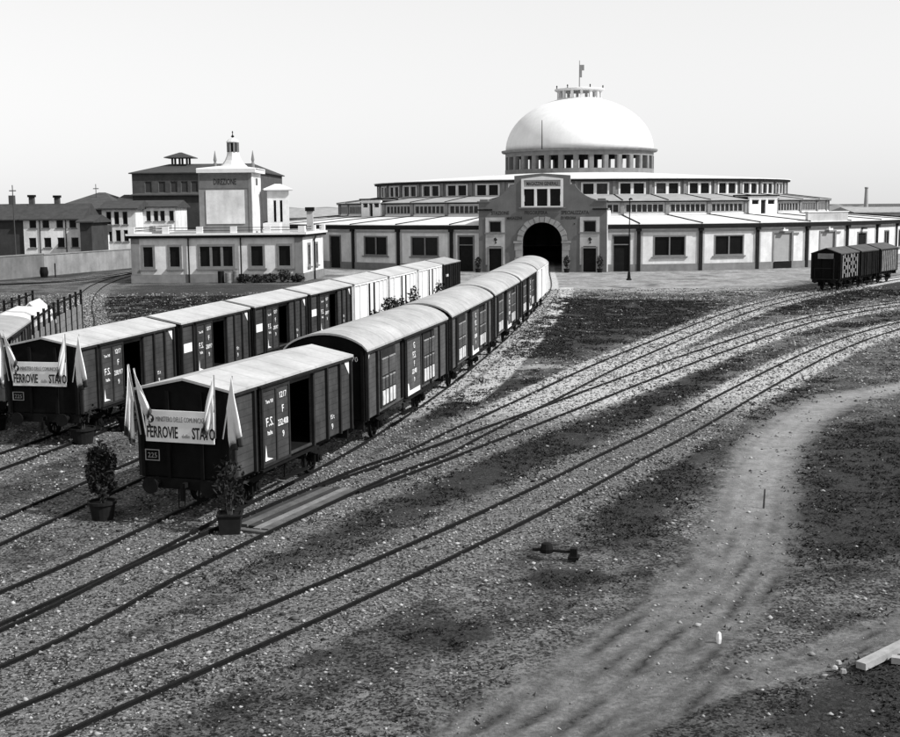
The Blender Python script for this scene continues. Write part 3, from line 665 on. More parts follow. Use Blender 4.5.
for k, (lab, kind) in enumerate((('old wagon with white lattice side, nearest of three small wagons at right', 1), ('plain dark old wagon in the middle of three small wagons at right', 0), ('old wagon with white boarded side, farthest of three small wagons at right', 2))):
    place(oldvan(lab, kind), 'B', s_at_y('B', 118.6)+k*6.5+2.85, 1.6)

# ------------------------------------------------------------------ banners and flags
def banner(w_, L, label, wd=2.0):
    x0 = -L/2-.13
    Mw = Matrix.Translation(w_.location) @ Matrix.Rotation(w_.rotation_euler.z, 4, 'Z')
    p = Mw @ Vector((x0, .1, 2.18))
    t = thing('banner', label, 'banner', p, w_.rotation_euler.z-math.pi/2, 'exhibition banners on the leading wagons')
    link('board', MB().box(-1.03, 1.03, -.02, .03, 0, .86).mesh(m_white), t)
    link('lettering', T['b1'], t, (.14, -.026, .56)); y = -.026
    link('lettering', T['b2a'], t, (-1.0, y, .12)); link('lettering', T['b2b'], t, (.07, y, .13)); link('lettering', T['b2c'], t, (.38, y, .12))
    e = MB().lathe([(.115,-.004),(.115,.004)], 18); me = e.mesh(m_ink); me.transform(Matrix.Rotation(R(90), 4, 'X')); em = link('emblem', me, t, (-.87, -.026, .63))
    link('emblem_mark', MB().box(-.015, .015, -.008, -.005, -.08, .08).box(.015, .05, -.008, -.005, .0, .06).box(-.035, -.015, -.008, -.005, -.05, .03).mesh(m_letter), em)
banner(va, 8.3, 'white FERROVIE dello STATO banner on the end of the nearest train')
banner(vd, 8.0, 'white FERROVIE dello STATO banner on the end of the rear train at left')
def flag(name, label, w_, L, y, tilt, ln, flagl, seed, drop):
    """limp flag on a slanted pole fixed to the end of a wagon; local -y faces the viewer"""
    Mw = Matrix.Translation(w_.location) @ Matrix.Rotation(w_.rotation_euler.z, 4, 'Z')
    p = Mw @ Vector((-L/2-.16, y, 2.35))
    t = thing('flag', label, 'flag', p, w_.rotation_euler.z-math.pi/2, 'flags on the leading wagons')
    tip = Vector((math.sin(tilt)*ln, -.25, math.cos(tilt)*ln)); link('pole', MB().bar((0,0,0), tip, .02, 6).mesh(m_wood_pale), t)
    r = random.Random(seed); n, m = 12, 14; dn = 1 if tilt >= 0 else -1
    for part_, (u0, u1) in (('cloth', (0, .86)), ('dark_stripe', (.86, 1.0))):
        mb = MB(); mm = 8 if part_ == 'cloth' else 4; ph = seed*1.3
        for j in range(mm+1):
            u = u0+(u1-u0)*j/mm
            for i in range(n+1):
                q = i/n; att = tip*(1-.52*q)          # along the pole from tip down
                fold = .10*math.sin(q*11+ph+u*3)*u
                x = att.x+dn*u*flagl*(.30+.22*(1-q))+fold*.8; z = att.z-u*drop*(1-.35*q)-.02*math.sin(u*8+q*4)
                mb.v.append((x, att.y-.05-.10*math.sin(q*13+ph+u*2)*u-.06*u, z))
        for j in range(mm):
            for i in range(n): a = j*(n+1)+i; mb.f.append((a, a+1, a+n+2, a+n+1))
        o = link(part_, mb.mesh(m_cloth if part_ == 'cloth' else m_cloth_dk, True), t)
        md = o.modifiers.new('thick', 'SOLIDIFY'); md.thickness = .008
for w_, L, wn in ((va, 8.3, 'nearest train'), (vd, 8.0, 'rear train')):
    flag('flag', 'outer left flag hanging on the banner end of the '+wn, w_, L, 1.28, R(-4), 1.95, .18, 1, 1.9)
    flag('flag', 'inner left flag hanging on the banner end of the '+wn, w_, L, 1.12, R(-4), 1.85, -1.0, 2, 1.05)
    flag('flag', 'inner right flag hanging on the banner end of the '+wn, w_, L, -.98, R(5), 1.75, -.7, 3, 1.35)
    flag('flag', 'outer right flag hanging on the banner end of the '+wn, w_, L, -1.2, R(15), 1.8, .55, 4, 1.8)

# ------------------------------------------------------------------ potted plants
def leaves(n, shape, size, seed, m):
    rs = np.random.RandomState(seed); P = []
    while len(P) < n:
        p = rs.rand(3)*2-1; r = np.linalg.norm(p)
        if .25 < r < 1 and rs.rand() < r: P.append(p)
    P = np.array(P); lump = 1+.22*np.sin(P[:,0]*5+seed)*np.cos(P[:,2]*6+P[:,1]*4)
    C = P*lump[:,None]*np.array(shape); s = size*(.6+.8*rs.rand(n))
    d1 = rs.randn(n, 3); d1 /= np.linalg.norm(d1, axis=1)[:,None]; d2 = np.cross(d1, rs.randn(n, 3)); d2 /= np.linalg.norm(d2, axis=1)[:,None]
    a = d1*s[:,None]; b = d2*s[:,None]*.42
    V = np.stack([C-a, C+b, C+a, C-b], 1).reshape(-1, 3); F = np.arange(n*4).reshape(-1, 4)
    mb = MB(); mb.v = [tuple(v) for v in V]; mb.f = [tuple(f) for f in F]; return mb.mesh(m)
def potted(label, loc, h=2.3, w_=.5, square=False, n=900, seed=1, ph=.5, pw=.36, group='potted shrubs set out along the trains', leafs=.075):
    loc = (loc[0], loc[1], float(gz_at(np.array([loc[0]]), np.array([loc[1]]))[0])-.01)
    t = thing('potted_shrub', label, 'plant', loc, rnd.random()*.5, group)
    if square: pm = MB().lathe([(pw*1.05,0),(pw*1.25,ph*.92),(pw*1.38,ph*.92),(pw*1.38,ph),(pw*1.15,ph),(pw*1.1,ph-.06)], 4, a0=R(45))
    else: pm = MB().lathe([(pw*.8,0),(pw,ph*.85),(pw*1.12,ph*.85),(pw*1.12,ph),(pw*.98,ph),(pw*.95,ph-.06)], 18)
    link('pot', pm.mesh(m_pot), t)
    st = MB()
    for k in range(4):
        a = k*1.6+seed; st.bar((.05*math.cos(a), .05*math.sin(a), ph-.1), (.3*w_*math.cos(a), .3*w_*math.sin(a), ph+(h-ph)*.55), .025, 5, .012)
    link('stem', st.mesh(m_bark), t)
    link('foliage', leaves(n, (w_, w_, (h-ph-.12)/2), leafs, seed, m_leaf), t, (0, 0, ph+.1+(h-ph-.12)/2))
    return t
potted('tall dense bush in a black tub standing alone left of the nearest train', (-9.62, 33.7), 2.12, .40, n=1500, seed=1, ph=.52, pw=.36)
potted('sparse shrub in a square planter at the right corner of the nearest train', (-5.8, 32.0), 2.0, .42, True, n=300, seed=2, ph=.55, pw=.34, leafs=.09)
potted('dark shrub in a tub at the right corner of the rear train', (-13.35, 44.7), 1.75, .42, n=700, seed=3, ph=.6, pw=.42)
potted('dark shrub in a tub beside the first boxcar of the rear train', (-12.3, 47.2), 1.75, .45, n=700, seed=4, ph=.6, pw=.42)
potted('shrub partly cut by the left edge beside the rear train', (-17.55, 47.6), 1.9, .45, n=700, seed=5, ph=.55, pw=.4)
for k, (s, hh, lab) in enumerate(((4*PD+1.6, 1.9, 'small shrub beside the first white van, left one'), (4*PD+4.6, 2.6, 'taller shrub beside the door of the first white van'), (4*PD+6.0, 2.5, 'shrub near the far end of the first white van'), (4*PD+8.2, 2.3, 'shrub at the gap after the first white van'), (5*PD+3.4, 2.7, 'shrub beside the door of the second white van'), (6*PD+3.4, 2.6, 'shrub beside the door of the third white van'))):
    p = point_at('D', sD+s); q = point_at('D', sD+s+1); d = (q-p).normalized()
    potted(lab, (p.x+d.y*2.35, p.y-d.x*2.35), hh, .45, n=260, seed=10+k, leafs=.13)

# ------------------------------------------------------------------ plank crossing and small yard items
t = thing('plank_crossing', 'weathered plank crossing between the rails beside the nearest train', 'planks', (-4.2, 34.4, 0))
a0 = s_at_y('B', 32.3); b0 = s_at_y('B', 36.9); p = point_at('B', a0); q = point_at('B', b0); d = (q-p); ln = d.length; c = (p+q)/2; t.location = (c.x, c.y, 0); t.rotation_euler = (0, 0, math.atan2(d.y, d.x))
for i in range(5):
    y = -.52+i*.26; e0, e1 = rnd.uniform(-.12, .12), rnd.uniform(-.12, .12); zz = rnd.uniform(-.02, .02)
    link('plank', MB().box(-ln/2+e0, ln/2+e1, y-.105, y+.105, -.04+zz, .05+zz).mesh((m_wood, m_wood_b, m_wood_c)[(0, 2, 1, 0, 1)[i]]), t)
link('end_board', MB().box(-ln/2-.36, -ln/2-.16, -.68, .68, -.05, .045).mesh(m_wood), t)
t = thing('point_lever', 'black ground lever for the points lying by the nearest track', 'lever', (2.55, 29.35, 0), R(-12)); t.scale = (.8, .8, .8)
link('weight', MB().lathe([(.05,.05),(.19,.06),(.2,.18),(.15,.34),(.04,.37)], 12).mesh(m_iron), t, (-.32, 0, .06))
link('arm', MB().bar((-.75,.0,.2),(.5,-.02,.17),.045,8).mesh(m_iron), t)
link('bracket', MB().box(.4,.6,-.14,.14,-.03,.3).box(.34,.66,-.2,.2,-.03,.06).mesh(m_iron), t)
t = tag(link('timber', MB().box(-1.3,1.3,-.1,.1,0,.13).mesh(m_wood_pale), None, (8.45, 22.75, .02), R(40)), 'squared pale timber lying in dark grass at the right edge', 'timber'); t.rotation_euler[1] = R(-2)
t = tag(link('timber', MB().box(-.7,.7,-.09,.09,0,.12).mesh(m_wood_pale), None, (8.75, 21.9, .0), R(-25)), 'short pale timber end at the right edge below the long one', 'timber')
tag(link('stake', MB().bar((0,0,-.1),(.03,.02,.5),.03,6,.022).mesh(m_bark), None, (8.8, 34.4, -.05)), 'thin dark stake standing in the dirt path', 'stake')
tag(link('marker_stone', MB().lathe([(.04,-.05),(.055,.06),(.04,.17),(.015,.2)], 7).mesh(m_white), None, (5.2, 23.5, -.05)), 'small upright white stone on the dirt path', 'stone')
for k, (x, y, lab) in enumerate(((7.0, 22.0, 'pale rubble stone, left of the three by the timber'), (7.15, 22.25, 'pale rubble stone, farthest of the three by the timber'), (7.1, 21.8, 'pale rubble stone, nearest of the three by the timber'))):
    tag(link('rubble_stone', MB().lathe([(.03,-.05),(.07,-.01),(.05,.035+.01*k),(.015,.055)], 5, a0=k).mesh(m_wood_pale), None, (x, y, -.03), k), lab, 'stone', 'rubble stones near the timber')
t = thing('lamp_post', 'thin dark lamp post standing in front of the right wing', 'lamp post', (20.0, 139.2, 0))
link('pole', MB().bar((0,0,0),(0,0,9.0),.08,8,.05).mesh(m_iron), t); link('base', MB().lathe([(.3,-.05),(.3,.12),(.2,.2),(.13,.9)], 10).mesh(m_iron), t); link('lamp', MB().bar((0,0,8.8),(.0,-.7,9.05),.04,6).lathe([(.25,0),(.18,.16),(.05,.22)], 10, (0,-.7,8.85)).mesh(m_iron), t)

# ------------------------------------------------------------------ domed market hall
HC_ = Vector((21.5, 208, 0)); NB = 40; DB = 360/NB; PH0 = -.5-6.0
hall = thing('domed_hall', 'round concrete market hall with white dome, stepped clerestory rings and arched portal', 'building', HC_)
def ringpos(phi, r): return (r*math.sin(R(phi)), -r*math.cos(R(phi)), 0)
def ap(r): return r*math.cos(R(DB/2))
def half(r): return r*math.sin(R(DB/2))
R2, RM, R1 = 51.0, 39.4, 33.0
h2, hm, h1 = half(R2), half(RM), half(R1)
CM = {}
def cached(key, fn):
    if key not in CM: CM[key] = fn()
    return CM[key]
def addwin(parent, x0, x1, z0, z1, y, npane, fm, pm, wd=.14, deep=.16, loc=(0,0,0), rz=0, mull=.1, sill=True, key=None):
    key = key or ('w', x0, x1, z0, z1, y, npane, fm.name, pm.name)
    def build():
        fr = frame_mb(x0, x1, z0, z1, wd, y-.05, y+.2)
        iw = (x1-x0-2*wd)/npane
        for i in range(1, npane): fr.box(x0+wd+iw*i-mull/2, x0+wd+iw*i+mull/2, y+.0, y+.16, z0+wd, z1-wd)
        pn = [MB().quad((x0+wd+iw*i, y+deep, z0+wd), (x0+wd+iw*(i+1), y+deep, z0+wd), (x0+wd+iw*(i+1), y+deep, z1-wd), (x0+wd+iw*i, y+deep, z1-wd)).mesh(pm) for i in range(npane)]
        sl_ = MB().box(x0-.2, x1+.2, y-.22, y+.05, z0-.16, z0-.003).mesh(fm)
        return fr.mesh(fm), pn, sl_
    fr, pn, sl_ = cached(key, build)
    o = link('window', fr, parent, loc, rz)
    for p_ in pn: link('pane', p_, o)
    if sill: link('sill', sl_, o)
    return o
def adddoor(parent, x0, x1, z1, y, m, loc=(0,0,0), rz=0, z0=0.0, transom=None, surround=m_frame):
    fr = MB(); fr.box(x0-.2, x0, y-.06, y+.2, z0, z1+.2); fr.box(x1, x1+.2, y-.06, y+.2, z0, z1+.2); fr.box(x0, x1, y-.06, y+.2, z1, z1+.2)
    if transom: fr.box(x0, x1, y, y+.16, transom, transom+.12)
    o = link('door', MB().box(x0, x1, y+.14, y+.2, z0, (transom or z1)).mesh(m), parent, loc, rz); link('door_surround', fr.mesh(surround), o)
    if transom: link('pane', MB().box(x0, x1, y+.16, y+.18, transom+.12, z1).mesh(m_pane), o)
    return o
# bay kinds along the outer ring: w window, d door, s shutter door, a arched door, n none
KIND = {-9:'w',-8:'w',-7:'w',-6:'w',-5:'d',-4:'w',-3:'w',-2:'dl',-1:None,0:'dr',1:'w',2:'w',3:'s',4:'sp',5:'a',6:'w2',7:'w',8:'w',9:'w'}
VIS = range(-9, 10)
for k in range(-10, 11):
    phi = (k+.5)*DB+PH0; lo = ringpos(phi, ap(R2)); rz = R(phi); kd = KIND.get(k, 'w')
    mw = m_wall
    if kd:
        holes = {'w':[(-2.1,2.1,1.8,4.45)], 'w2':[(-1.0,1.0,1.8,4.45)], 'd':[(-1.1,1.1,0,4.3)], 'dl':[(-3.0,-1.1,0,4.4)], 'dr':[(.9,2.8,0,4.4)], 's':[(-1.35,1.45,.9,4.5)], 'sp':[(-1.35,1.45,.9,4.5)], 'a':[(-1.1,1.1,0,4.2)]}[kd]
        link('wall_panel', cached(('lw', kd), lambda: wall_mb(-h2, h2, 0, 5.3, .4, holes).mesh(mw)), hall, lo, rz)
        hx = holes[0]
        if hx[2] < .95: pl = [( -h2, hx[0]-.2), (hx[1]+.2, h2)]
        else: pl = [(-h2, h2)]
        link('plinth', cached(('pl', kd), lambda: (lambda mb: ([mb.box(a, b, -.09, -.003, 0, .88) for a, b in pl], mb)[1])(MB()).mesh(m_plinth)), hall, lo, rz)
        link('panel_border', cached('pb', lambda: MB().box(-h2+.3, -h2+.55, -.04, -.004, .9, 5.1).box(h2-.55, h2-.3, -.04, -.004, .9, 5.1).box(-h2+.55, h2-.55, -.04, -.004, 4.85, 5.1).mesh(mat('panel_border_render', .3, .9, .15, 1))), hall, lo, rz)
        if kd == 'w': addwin(hall, *hx, 0, 2, m_frame, m_pane, .18, loc=lo, rz=rz, mull=.16)
        if kd == 'w2': addwin(hall, *hx, 0, 2, m_frame, m_pane, .18, loc=lo, rz=rz, mull=.16)
        if kd == 'd': adddoor(hall, -1.1, 1.1, 4.3, 0, m_door, lo, rz)
        if kd == 'a': adddoor(hall, -1.1, 1.1, 4.2, 0, m_door, lo, rz); link('lamp', MB().box(-.3,.3,-.6,-.05,4.75,4.95).mesh(m_iron), hall, lo, rz)
        if kd == 'dl': adddoor(hall, -3.0, -1.1, 4.4, 0, m_door, lo, rz, transom=3.3)
        if kd == 'dr': adddoor(hall, .9, 2.8, 4.4, 0, m_door, lo, rz, transom=3.3)
        if kd in ('s', 'sp'):
            sh = link('shutter_door', MB().box(-1.35, 1.45, .12, .18, .9, 4.5).mesh(m_shutter), hall, lo, rz)
            link('door_surround', MB().box(-1.6,-1.35,-.06,.2,0,4.7).box(1.45,1.75,-.12,.2,0,4.7).box(-1.35,1.45,-.06,.2,4.5,4.7).box(1.75,2.6,-.12,-.02,4.3,4.55).mesh(m_frame), sh)
            link('dock', MB().box(-1.35, 1.45, -.2, -.095, .0, .9).mesh(m_door), sh); link('lamp', MB().box(-.35,.45,-.6,-.05,4.78,5.0).bar((.05,-.3,5.0),(.05,-.3,5.25),.1,6).mesh(m_white), sh)
        link('fascia', cached('fa', lambda: MB().box(-h2-.02, h2+.02, -.5, .0, 5.32, 5.86).mesh(m_fascia)), hall, lo, rz)
        if kd == 'sp': link('parapet', MB().box(-h2, h2, -.1, .3, 5.9, 7.1).mesh(m_wall2), hall, lo, rz); link('coping', MB().box(-h2-.1, h2+.1, -.2, .4, 7.1, 7.22).mesh(m_framew), hall, lo, rz)
    if k != -1:
        def lowroof():
            a = ap(R2)-ap(RM); e = .55; w0 = h2*(R2+.6)/R2; w1 = hm
            mb = MB(); t_ = .1
            pts = [(-w0,-e,5.95),(w0,-e,5.95),(w1,a,6.9),(-w1,a,6.9)]
            mb.v = [(x,y,z-t_) for x,y,z in pts]+pts; mb.f = [(3,2,1,0),(4,5,6,7),(0,1,5,4),(1,2,6,5),(2,3,7,6),(3,0,4,7)]; return mb.mesh(m_roofw)
        def lowrib():
            a = R2-RM; return MB().xprism([(-.09,0),(.09,0),(.09,.14),(-.09,.14)], 0, 1).mesh(m_pipe)
        link('roof_panel', cached('lr', lowroof), hall, lo, rz)
    # joint at left edge of the bay
    pe = k*DB+PH0; le = ringpos(pe, R2); re_ = R(pe)
    if k not in (-1, 0):
        link('down_pipe', cached('dp', lambda: MB().box(-.22, .22, -.16, .02, 0, 5.9).box(-.3, .3, -.4, .0, 5.0, 5.5).mesh(m_pipe)), hall, le, re_)
    if k not in (-1,):
        link('roof_rib', cached('rr', lambda: MB().bar((0,-.6,6.0),(0,R2-RM,6.95),.09,4).mesh(m_fascia)), hall, le, re_)
    # middle clerestory
    lo = ringpos(phi, ap(RM)); mid = kd
    dorm = k in (4, -6)
    if not dorm:
        link('middle_wall', cached('mw', lambda: wall_mb(-hm, hm, 6.6, 8.6, .3, [(-hm+.45, hm-.45, 7.24, 8.38)]).mesh(m_wall2)), hall, lo, rz)
        addwin(hall, -hm+.45, hm-.45, 7.24, 8.38, 0, 7, m_wall2, m_pane2, .08, loc=lo, rz=rz, mull=.12, sill=False)
        link('white_band', cached('wb', lambda: MB().box(-hm+.1, hm-.1, -.12, -.003, 6.92, 7.14).mesh(m_framew)), hall, lo, rz)
    else:
        link('middle_wall', cached('mwd', lambda: wall_mb(-hm+.3, hm-.3, 6.6, 9.3, .3, [(-.5, .5, 6.9, 8.9), (-2.3, -.9, 8.2, 8.9), (.9, 2.3, 8.2, 8.9)]).mesh(m_white)), hall, (lo[0]*1.012, lo[1]*1.012, 0), rz)
        link('door', cached('mdd', lambda: MB().box(-.5,.5,.2,.25,6.9,8.9).mesh(m_door)), hall, (lo[0]*1.012, lo[1]*1.012, 0), rz)
        for x in (-1.6, 1.6): link('pane', cached(('mdp', x), lambda: MB().box(x-.7,x+.7,.2,.22,8.2,8.9).mesh(m_pane)), hall, (lo[0]*1.012, lo[1]*1.012, 0), rz)
        link('fascia', cached('mdf', lambda: MB().box(-hm+.2, hm-.2, -.3, 3, 9.3, 9.5).mesh(m_fascia)), hall, (lo[0]*1.012, lo[1]*1.012, 0), rz)
    link('fascia', cached('mf', lambda: MB().box(-hm-.05, hm+.05, -.45, .1, 8.62, 8.76).mesh(m_fascia)), hall, lo, rz)
    def midroof():
        a = ap(RM)-ap(R1); e = .5; w0 = hm*(RM+.5)/RM; pts = [(-w0,-e,8.86),(w0,-e,8.86),(h1,a,9.72),(-h1,a,9.72)]
        mb = MB(); mb.v = [(x,y,z-.08) for x,y,z in pts]+pts; mb.f = [(3,2,1,0),(4,5,6,7),(0,1,5,4),(1,2,6,5),(2,3,7,6),(3,0,4,7)]; return mb.mesh(m_roofg)
    link('roof_panel', cached('mr', midroof), hall, lo, rz)
    le = ringpos(pe, RM); link('pier', cached('mp', lambda: MB().box(-.25, .25, -.2, .1, 6.6, 8.62).mesh(m_pier)), hall, le, re_)
    link('roof_rib', cached('mrr', lambda: MB().bar((0,-.5,8.9),(0,RM-R1,9.75),.08,4).mesh(m_fascia)), hall, le, re_)
    # upper clerestory
    lo = ringpos(phi, ap(R1))
    hl_ = [(-1.75,-.15,9.72,11.3),(.15,1.75,9.72,11.3)]
    link('upper_wall', cached('uw', lambda: wall_mb(-h1, h1, 9.4, 11.6, .3, hl_).mesh(m_pier)), hall, lo, rz)
    for hx in hl_: addwin(hall, *hx, -.02, 1, m_framew, m_pane if rnd.random() < .8 else m_pane2, .06, loc=lo, rz=rz, sill=False)
    link('white_surround', cached('us', lambda: MB().box(-1.95,-1.76,-.07,-.003,9.72,11.42).box(1.76,1.95,-.07,-.003,9.72,11.42).box(-.14,.14,-.07,-.003,9.72,11.3).box(-1.75,1.75,-.07,-.003,11.32,11.42).mesh(m_framew)), hall, lo, rz)
    le = ringpos(pe, R1); link('pier', cached('up', lambda: MB().box(-.2, .2, -.22, .1, 9.6, 11.6).mesh(m_pier)), hall, le, re_)
    link('fascia', cached('uf', lambda: MB().box(-h1-.06, h1+.06, -.6, .2, 11.6, 11.86).mesh(m_fascia)), hall, lo, rz)
# far half of the rings, plain
def closed_ring(r, z0, z1, m, a0, a1, name):
    n = round((a1-a0)/DB); mb = MB()
    for i in range(n):
        p, q = ringpos(a0+i*DB, r), ringpos(a0+(i+1)*DB, r); mb.quad((p[0],p[1],z0),(q[0],q[1],z0),(q[0],q[1],z1),(p[0],p[1],z1))
    me = mb.mesh(m); o = link(name, me, hall); md = o.modifiers.new('s', 'SOLIDIFY'); md.thickness = .3; md.offset = -1
A0 = 11*DB+PH0; A1 = 360-10*DB+PH0
closed_ring(R2, 0, 5.9, m_wall, A0, A1, 'rear_wall'); closed_ring(RM, 6.6, 8.7, m_wall2, A0, A1, 'rear_wall'); closed_ring(R1, 9.4, 11.7, m_pier, A0, A1, 'rear_wall')
def roofcone(ra, za, rb, zb, m, a0, a1, name):
    n = round((a1-a0)/DB); mb = MB()
    for i in range(n):
        p, q = R(a0+i*DB), R(a0+(i+1)*DB)
        f = lambda t, r, z: (r*math.sin(t), -r*math.cos(t), z)
        mb.quad(f(p,ra,za), f(q,ra,za), f(q,rb,zb), f(p,rb,zb)); mb.quad(f(q,ra,za-.1), f(p,ra,za-.1), f(p,rb,zb-.1), f(q,rb,zb-.1)); mb.quad(f(p,ra,za-.1), f(q,ra,za-.1), f(q,ra,za), f(p,ra,za))
    return link(name, mb.mesh(m), hall)
roofcone(R2+.5, 5.95, RM, 6.9, m_roofw, A0, A1, 'rear_roof'); roofcone(RM+.5, 8.86, R1, 9.72, m_roofg, A0, A1, 'rear_roof')
roofcone(R1+.75, 11.96, 11.5, 13.35, m_roofw, PH0, 360+PH0, 'upper_roof')
# drum, dome, lantern
link('drum_base', MB().lathe([(11.3,13.0),(12.15,13.0),(12.15,14.0),(11.3,14.0)], 64, caps=False).mesh(m_pier), hall)
link('drum_floor', MB().lathe([(11.6,12.9),(11.6,13.2)], 64).mesh(m_dark_in), hall)
ND = 32; wd = math.pi*2*12/ND
for i in range(ND):
    a = 360/ND*i+3; lo = ringpos(a, 12.05); link('drum_pier', cached('dpi', lambda: MB().box(-.42, .42, 0, .75, 14.0, 16.05).box(-.3, .3, -.07, 0, 14.0, 16.05).mesh(m_pier)), hall, lo, R(a))
me = MB().lathe([(11.3,16.05),(12.1,16.05),(12.1,16.75),(12.6,16.75),(12.75,16.95),(12.75,17.12),(11.9,17.2),(11.3,17.2)], 64, caps=False); me.f += [(i*8+7, ((i+1)%64)*8+7, ((i+1)%64)*8, i*8) for i in range(64)]
link('drum_cornice', me.mesh(m_pier), hall)
prof = []
for k in range(19):
    a = R(k*90/18); prof.append((12.05*math.cos(a), 17.15+8.55*math.sin(a)))
outer = [p for p in prof if p[0] > 3.5]+[(3.5, 25.35)]
inner = [(r*.97, z-.25) for r, z in reversed(outer)]
d = MB().lathe(outer+inner, 96, caps=False); n_ = len(outer+inner); d.f += [(i*n_+n_-1, ((i+1)%96)*n_+n_-1, ((i+1)%96)*n_, i*n_) for i in range(96)]
dome = link('dome', d.mesh(m_dome, True), hall)
lan = link('lantern', MB().lathe([(3.75,24.6),(3.65,25.45),(3.3,25.45),(3.2,24.6)], 32, caps=False).lathe([(2.9,25.0),(2.9,25.1)], 24).mesh(m_dome), hall)
for i in range(14):
    a = 360/14*i; link('lantern_column', cached('lc', lambda: MB().box(-.2,.2,0,.35,25.45,26.62).mesh(m_dome)), lan, ringpos(a, 3.6), R(a))
link('lantern_cap', MB().lathe([(3.3,26.62),(3.75,26.62),(4.05,26.8),(4.05,26.98),(3.7,27.05)], 32).mesh(m_dome), lan)
for a in (-75, -35, 20, 70): link('finial', MB().lathe([(.1,27.0),(.06,27.2),(.13,27.32),(.08,27.45),(.02,27.52)], 8).mesh(m_iron), lan, ringpos(a, 3.9))
fp = link('flagpole', MB().bar((0,0,27.0),(0,0,31.6),.09,8,.05).mesh(m_pier), hall)
link('flag_cloth', MB().box(.05,.75,-.03,.03,30.0,30.9).box(.05,.4,-.05,.05,28.9,30.0).mesh(m_pier), fp)
pm = at(542, 148, 196.2); link('mast', MB().bar((0,0,16.9),(0,0,at(542,120,196.2).z),.08,6,.05).mesh(m_iron), hall, (pm.x-HC_.x, pm.y-HC_.y, 0))
# portal
PA = -.5*DB+PH0; PL = ringpos(PA, 51.4); PR = R(PA)
def P(name, me, dy=0, par=None): return link(name, me, par or hall, (PL[0], PL[1], 0) if par is None else (0, 0, 0), PR if par is None else 0)
pw = P('portal_wall', portal_me)
P('portal_side', MB().box(-8.05,-7.6,.601,6,0,7.9).mesh(m_portal)); P('portal_side', MB().box(7.6,8.05,.601,6,0,7.9).mesh(m_portal))
P('portal_side', MB().box(8.052,8.14,.15,6,0,7.6).mesh(m_wall))  # pale slab on the right flank: its sunlight is put into the colour
P('portal_roof', MB().box(-7.6,7.6,.601,6.4,7.9,8.1).mesh(m_roofw))
for s in (-1, 1):
    P('portal_cap', MB().box(s*7.4-.82, s*7.4+.82, -.12, .7, 8.752, 8.9).box(s*7.4-.5, s*7.4+.5, -.02, .6, 8.9, 9.12).mesh(m_portal))
    P('portal_moulding', MB().box(s*7.25-.95, s*7.25+.95, -.16, -.003, 7.72, 7.9).mesh(m_fascia))
    c = s*5.95
    pp = MB(); pp.box(c-1.22,c-.8,-.07,-.003,0.9,6.85); pp.box(c+.8,c+1.22,-.07,-.003,0.9,6.85); pp.box(c-.8,c+.8,-.07,-.003,6.42,6.85); pp.box(c-.8,c+.8,-.07,-.003,3.25,4.75)
    P('pale_panel', pp.mesh(m_wall2)); P('panel_sill', MB().box(c-1.35,c+1.35,-.16,-.072,4.78,4.98).mesh(m_frame))
    w0 = P('window', MB().box(c-.78,c-.68,-.02,.2,5.05,6.4).box(c+.68,c+.78,-.02,.2,5.05,6.4).box(c-.68,c+.68,-.02,.2,6.28,6.4).mesh(m_frame)); link('pane', MB().box(c-.68,c+.68,.2,.24,5.05,6.28).mesh(m_pane), w0)
    d0 = P('door', MB().box(c-.8,c+.8,.2,.28,.02,2.95).mesh(m_door)); link('door_surround', MB().box(c-1.0,c-.8,-.12,-.071,0,3.15).box(c+.8,c+1.0,-.12,-.071,0,3.15).box(c-.8,c+.8,-.12,-.071,2.95,3.15).mesh(m_frame), d0)
    P('emblem', MB().prism([(c-.18,4.2),(c+.05,4.35),(c+.3,4.05),(c+.1,3.85),(c+.22,3.62),(c-.05,3.55),(c+.02,3.85),(c-.12,3.95)], -.1, -.072).mesh(m_ink))
    for j in range(4): P('quoin', MB().box(min(s*2.52,s*(3.35+.12*(j%2))), max(s*2.52,s*(3.35+.12*(j%2))), -.14, -.003, .9*j+.02, .9*j+.88).mesh(m_stone))
    P('impost', MB().box(min(s*2.45,s*3.6), max(s*2.45,s*3.6), -.22, -.003, 3.62, 3.86).mesh(m_stone))
nv = 13
for j in range(nv):
    a0, a1 = 4+172/nv*j+.6, 4+172/nv*(j+1)-.6
    P('voussoir', MB().prism(arcpts(0,3.7,2.52,a0,a1,3)[::-1]+arcpts(0,3.7,3.2+.06*(j%2),a0,a1,3), -.14-.03*(j%2), -.003).mesh(m_stone)) if False else P('voussoir', MB().prism(arcpts(0,3.7,3.18+.08*(j%2),a0,a1,3)+arcpts(0,3.7,2.52,a1,a0,3), -.14-.03*(j%2), -.003).mesh(m_stone))
wf = MB(); wf.box(-2.62,-2.3,-.12,.3,8.1,11.6); wf.box(2.3,2.62,-.12,.3,8.1,11.6); wf.box(-2.3,2.3,-.12,.3,10.36,10.62); wf.box(-2.3,2.3,-.12,.3,8.1,8.24)
for x in (-.83, .83): wf.box(x-.16,x+.16,-.12,.3,8.24,10.36)
wf.prism([(-2.62,11.6),(2.62,11.6),(0,11.92)], -.12, .3); wf.box(-2.3,2.3,-.12,.3,11.45,11.6)
w0 = P('portal_window', wf.mesh(m_framew))
for x in (-1.57, 0, 1.57): link('pane', MB().box(x-.66,x+.66,.2,.24,8.24,10.36).mesh(m_pane), w0)
link('sign_panel', MB().box(-2.3,2.3,.05,.12,10.62,11.45).mesh(m_shutter), w0)
link('lettering', T['p6'], w0, (0, .044, 10.8))
P('window_sill', MB().box(-2.9,2.9,-.3,-.13,7.95,8.1).mesh(m_frame))
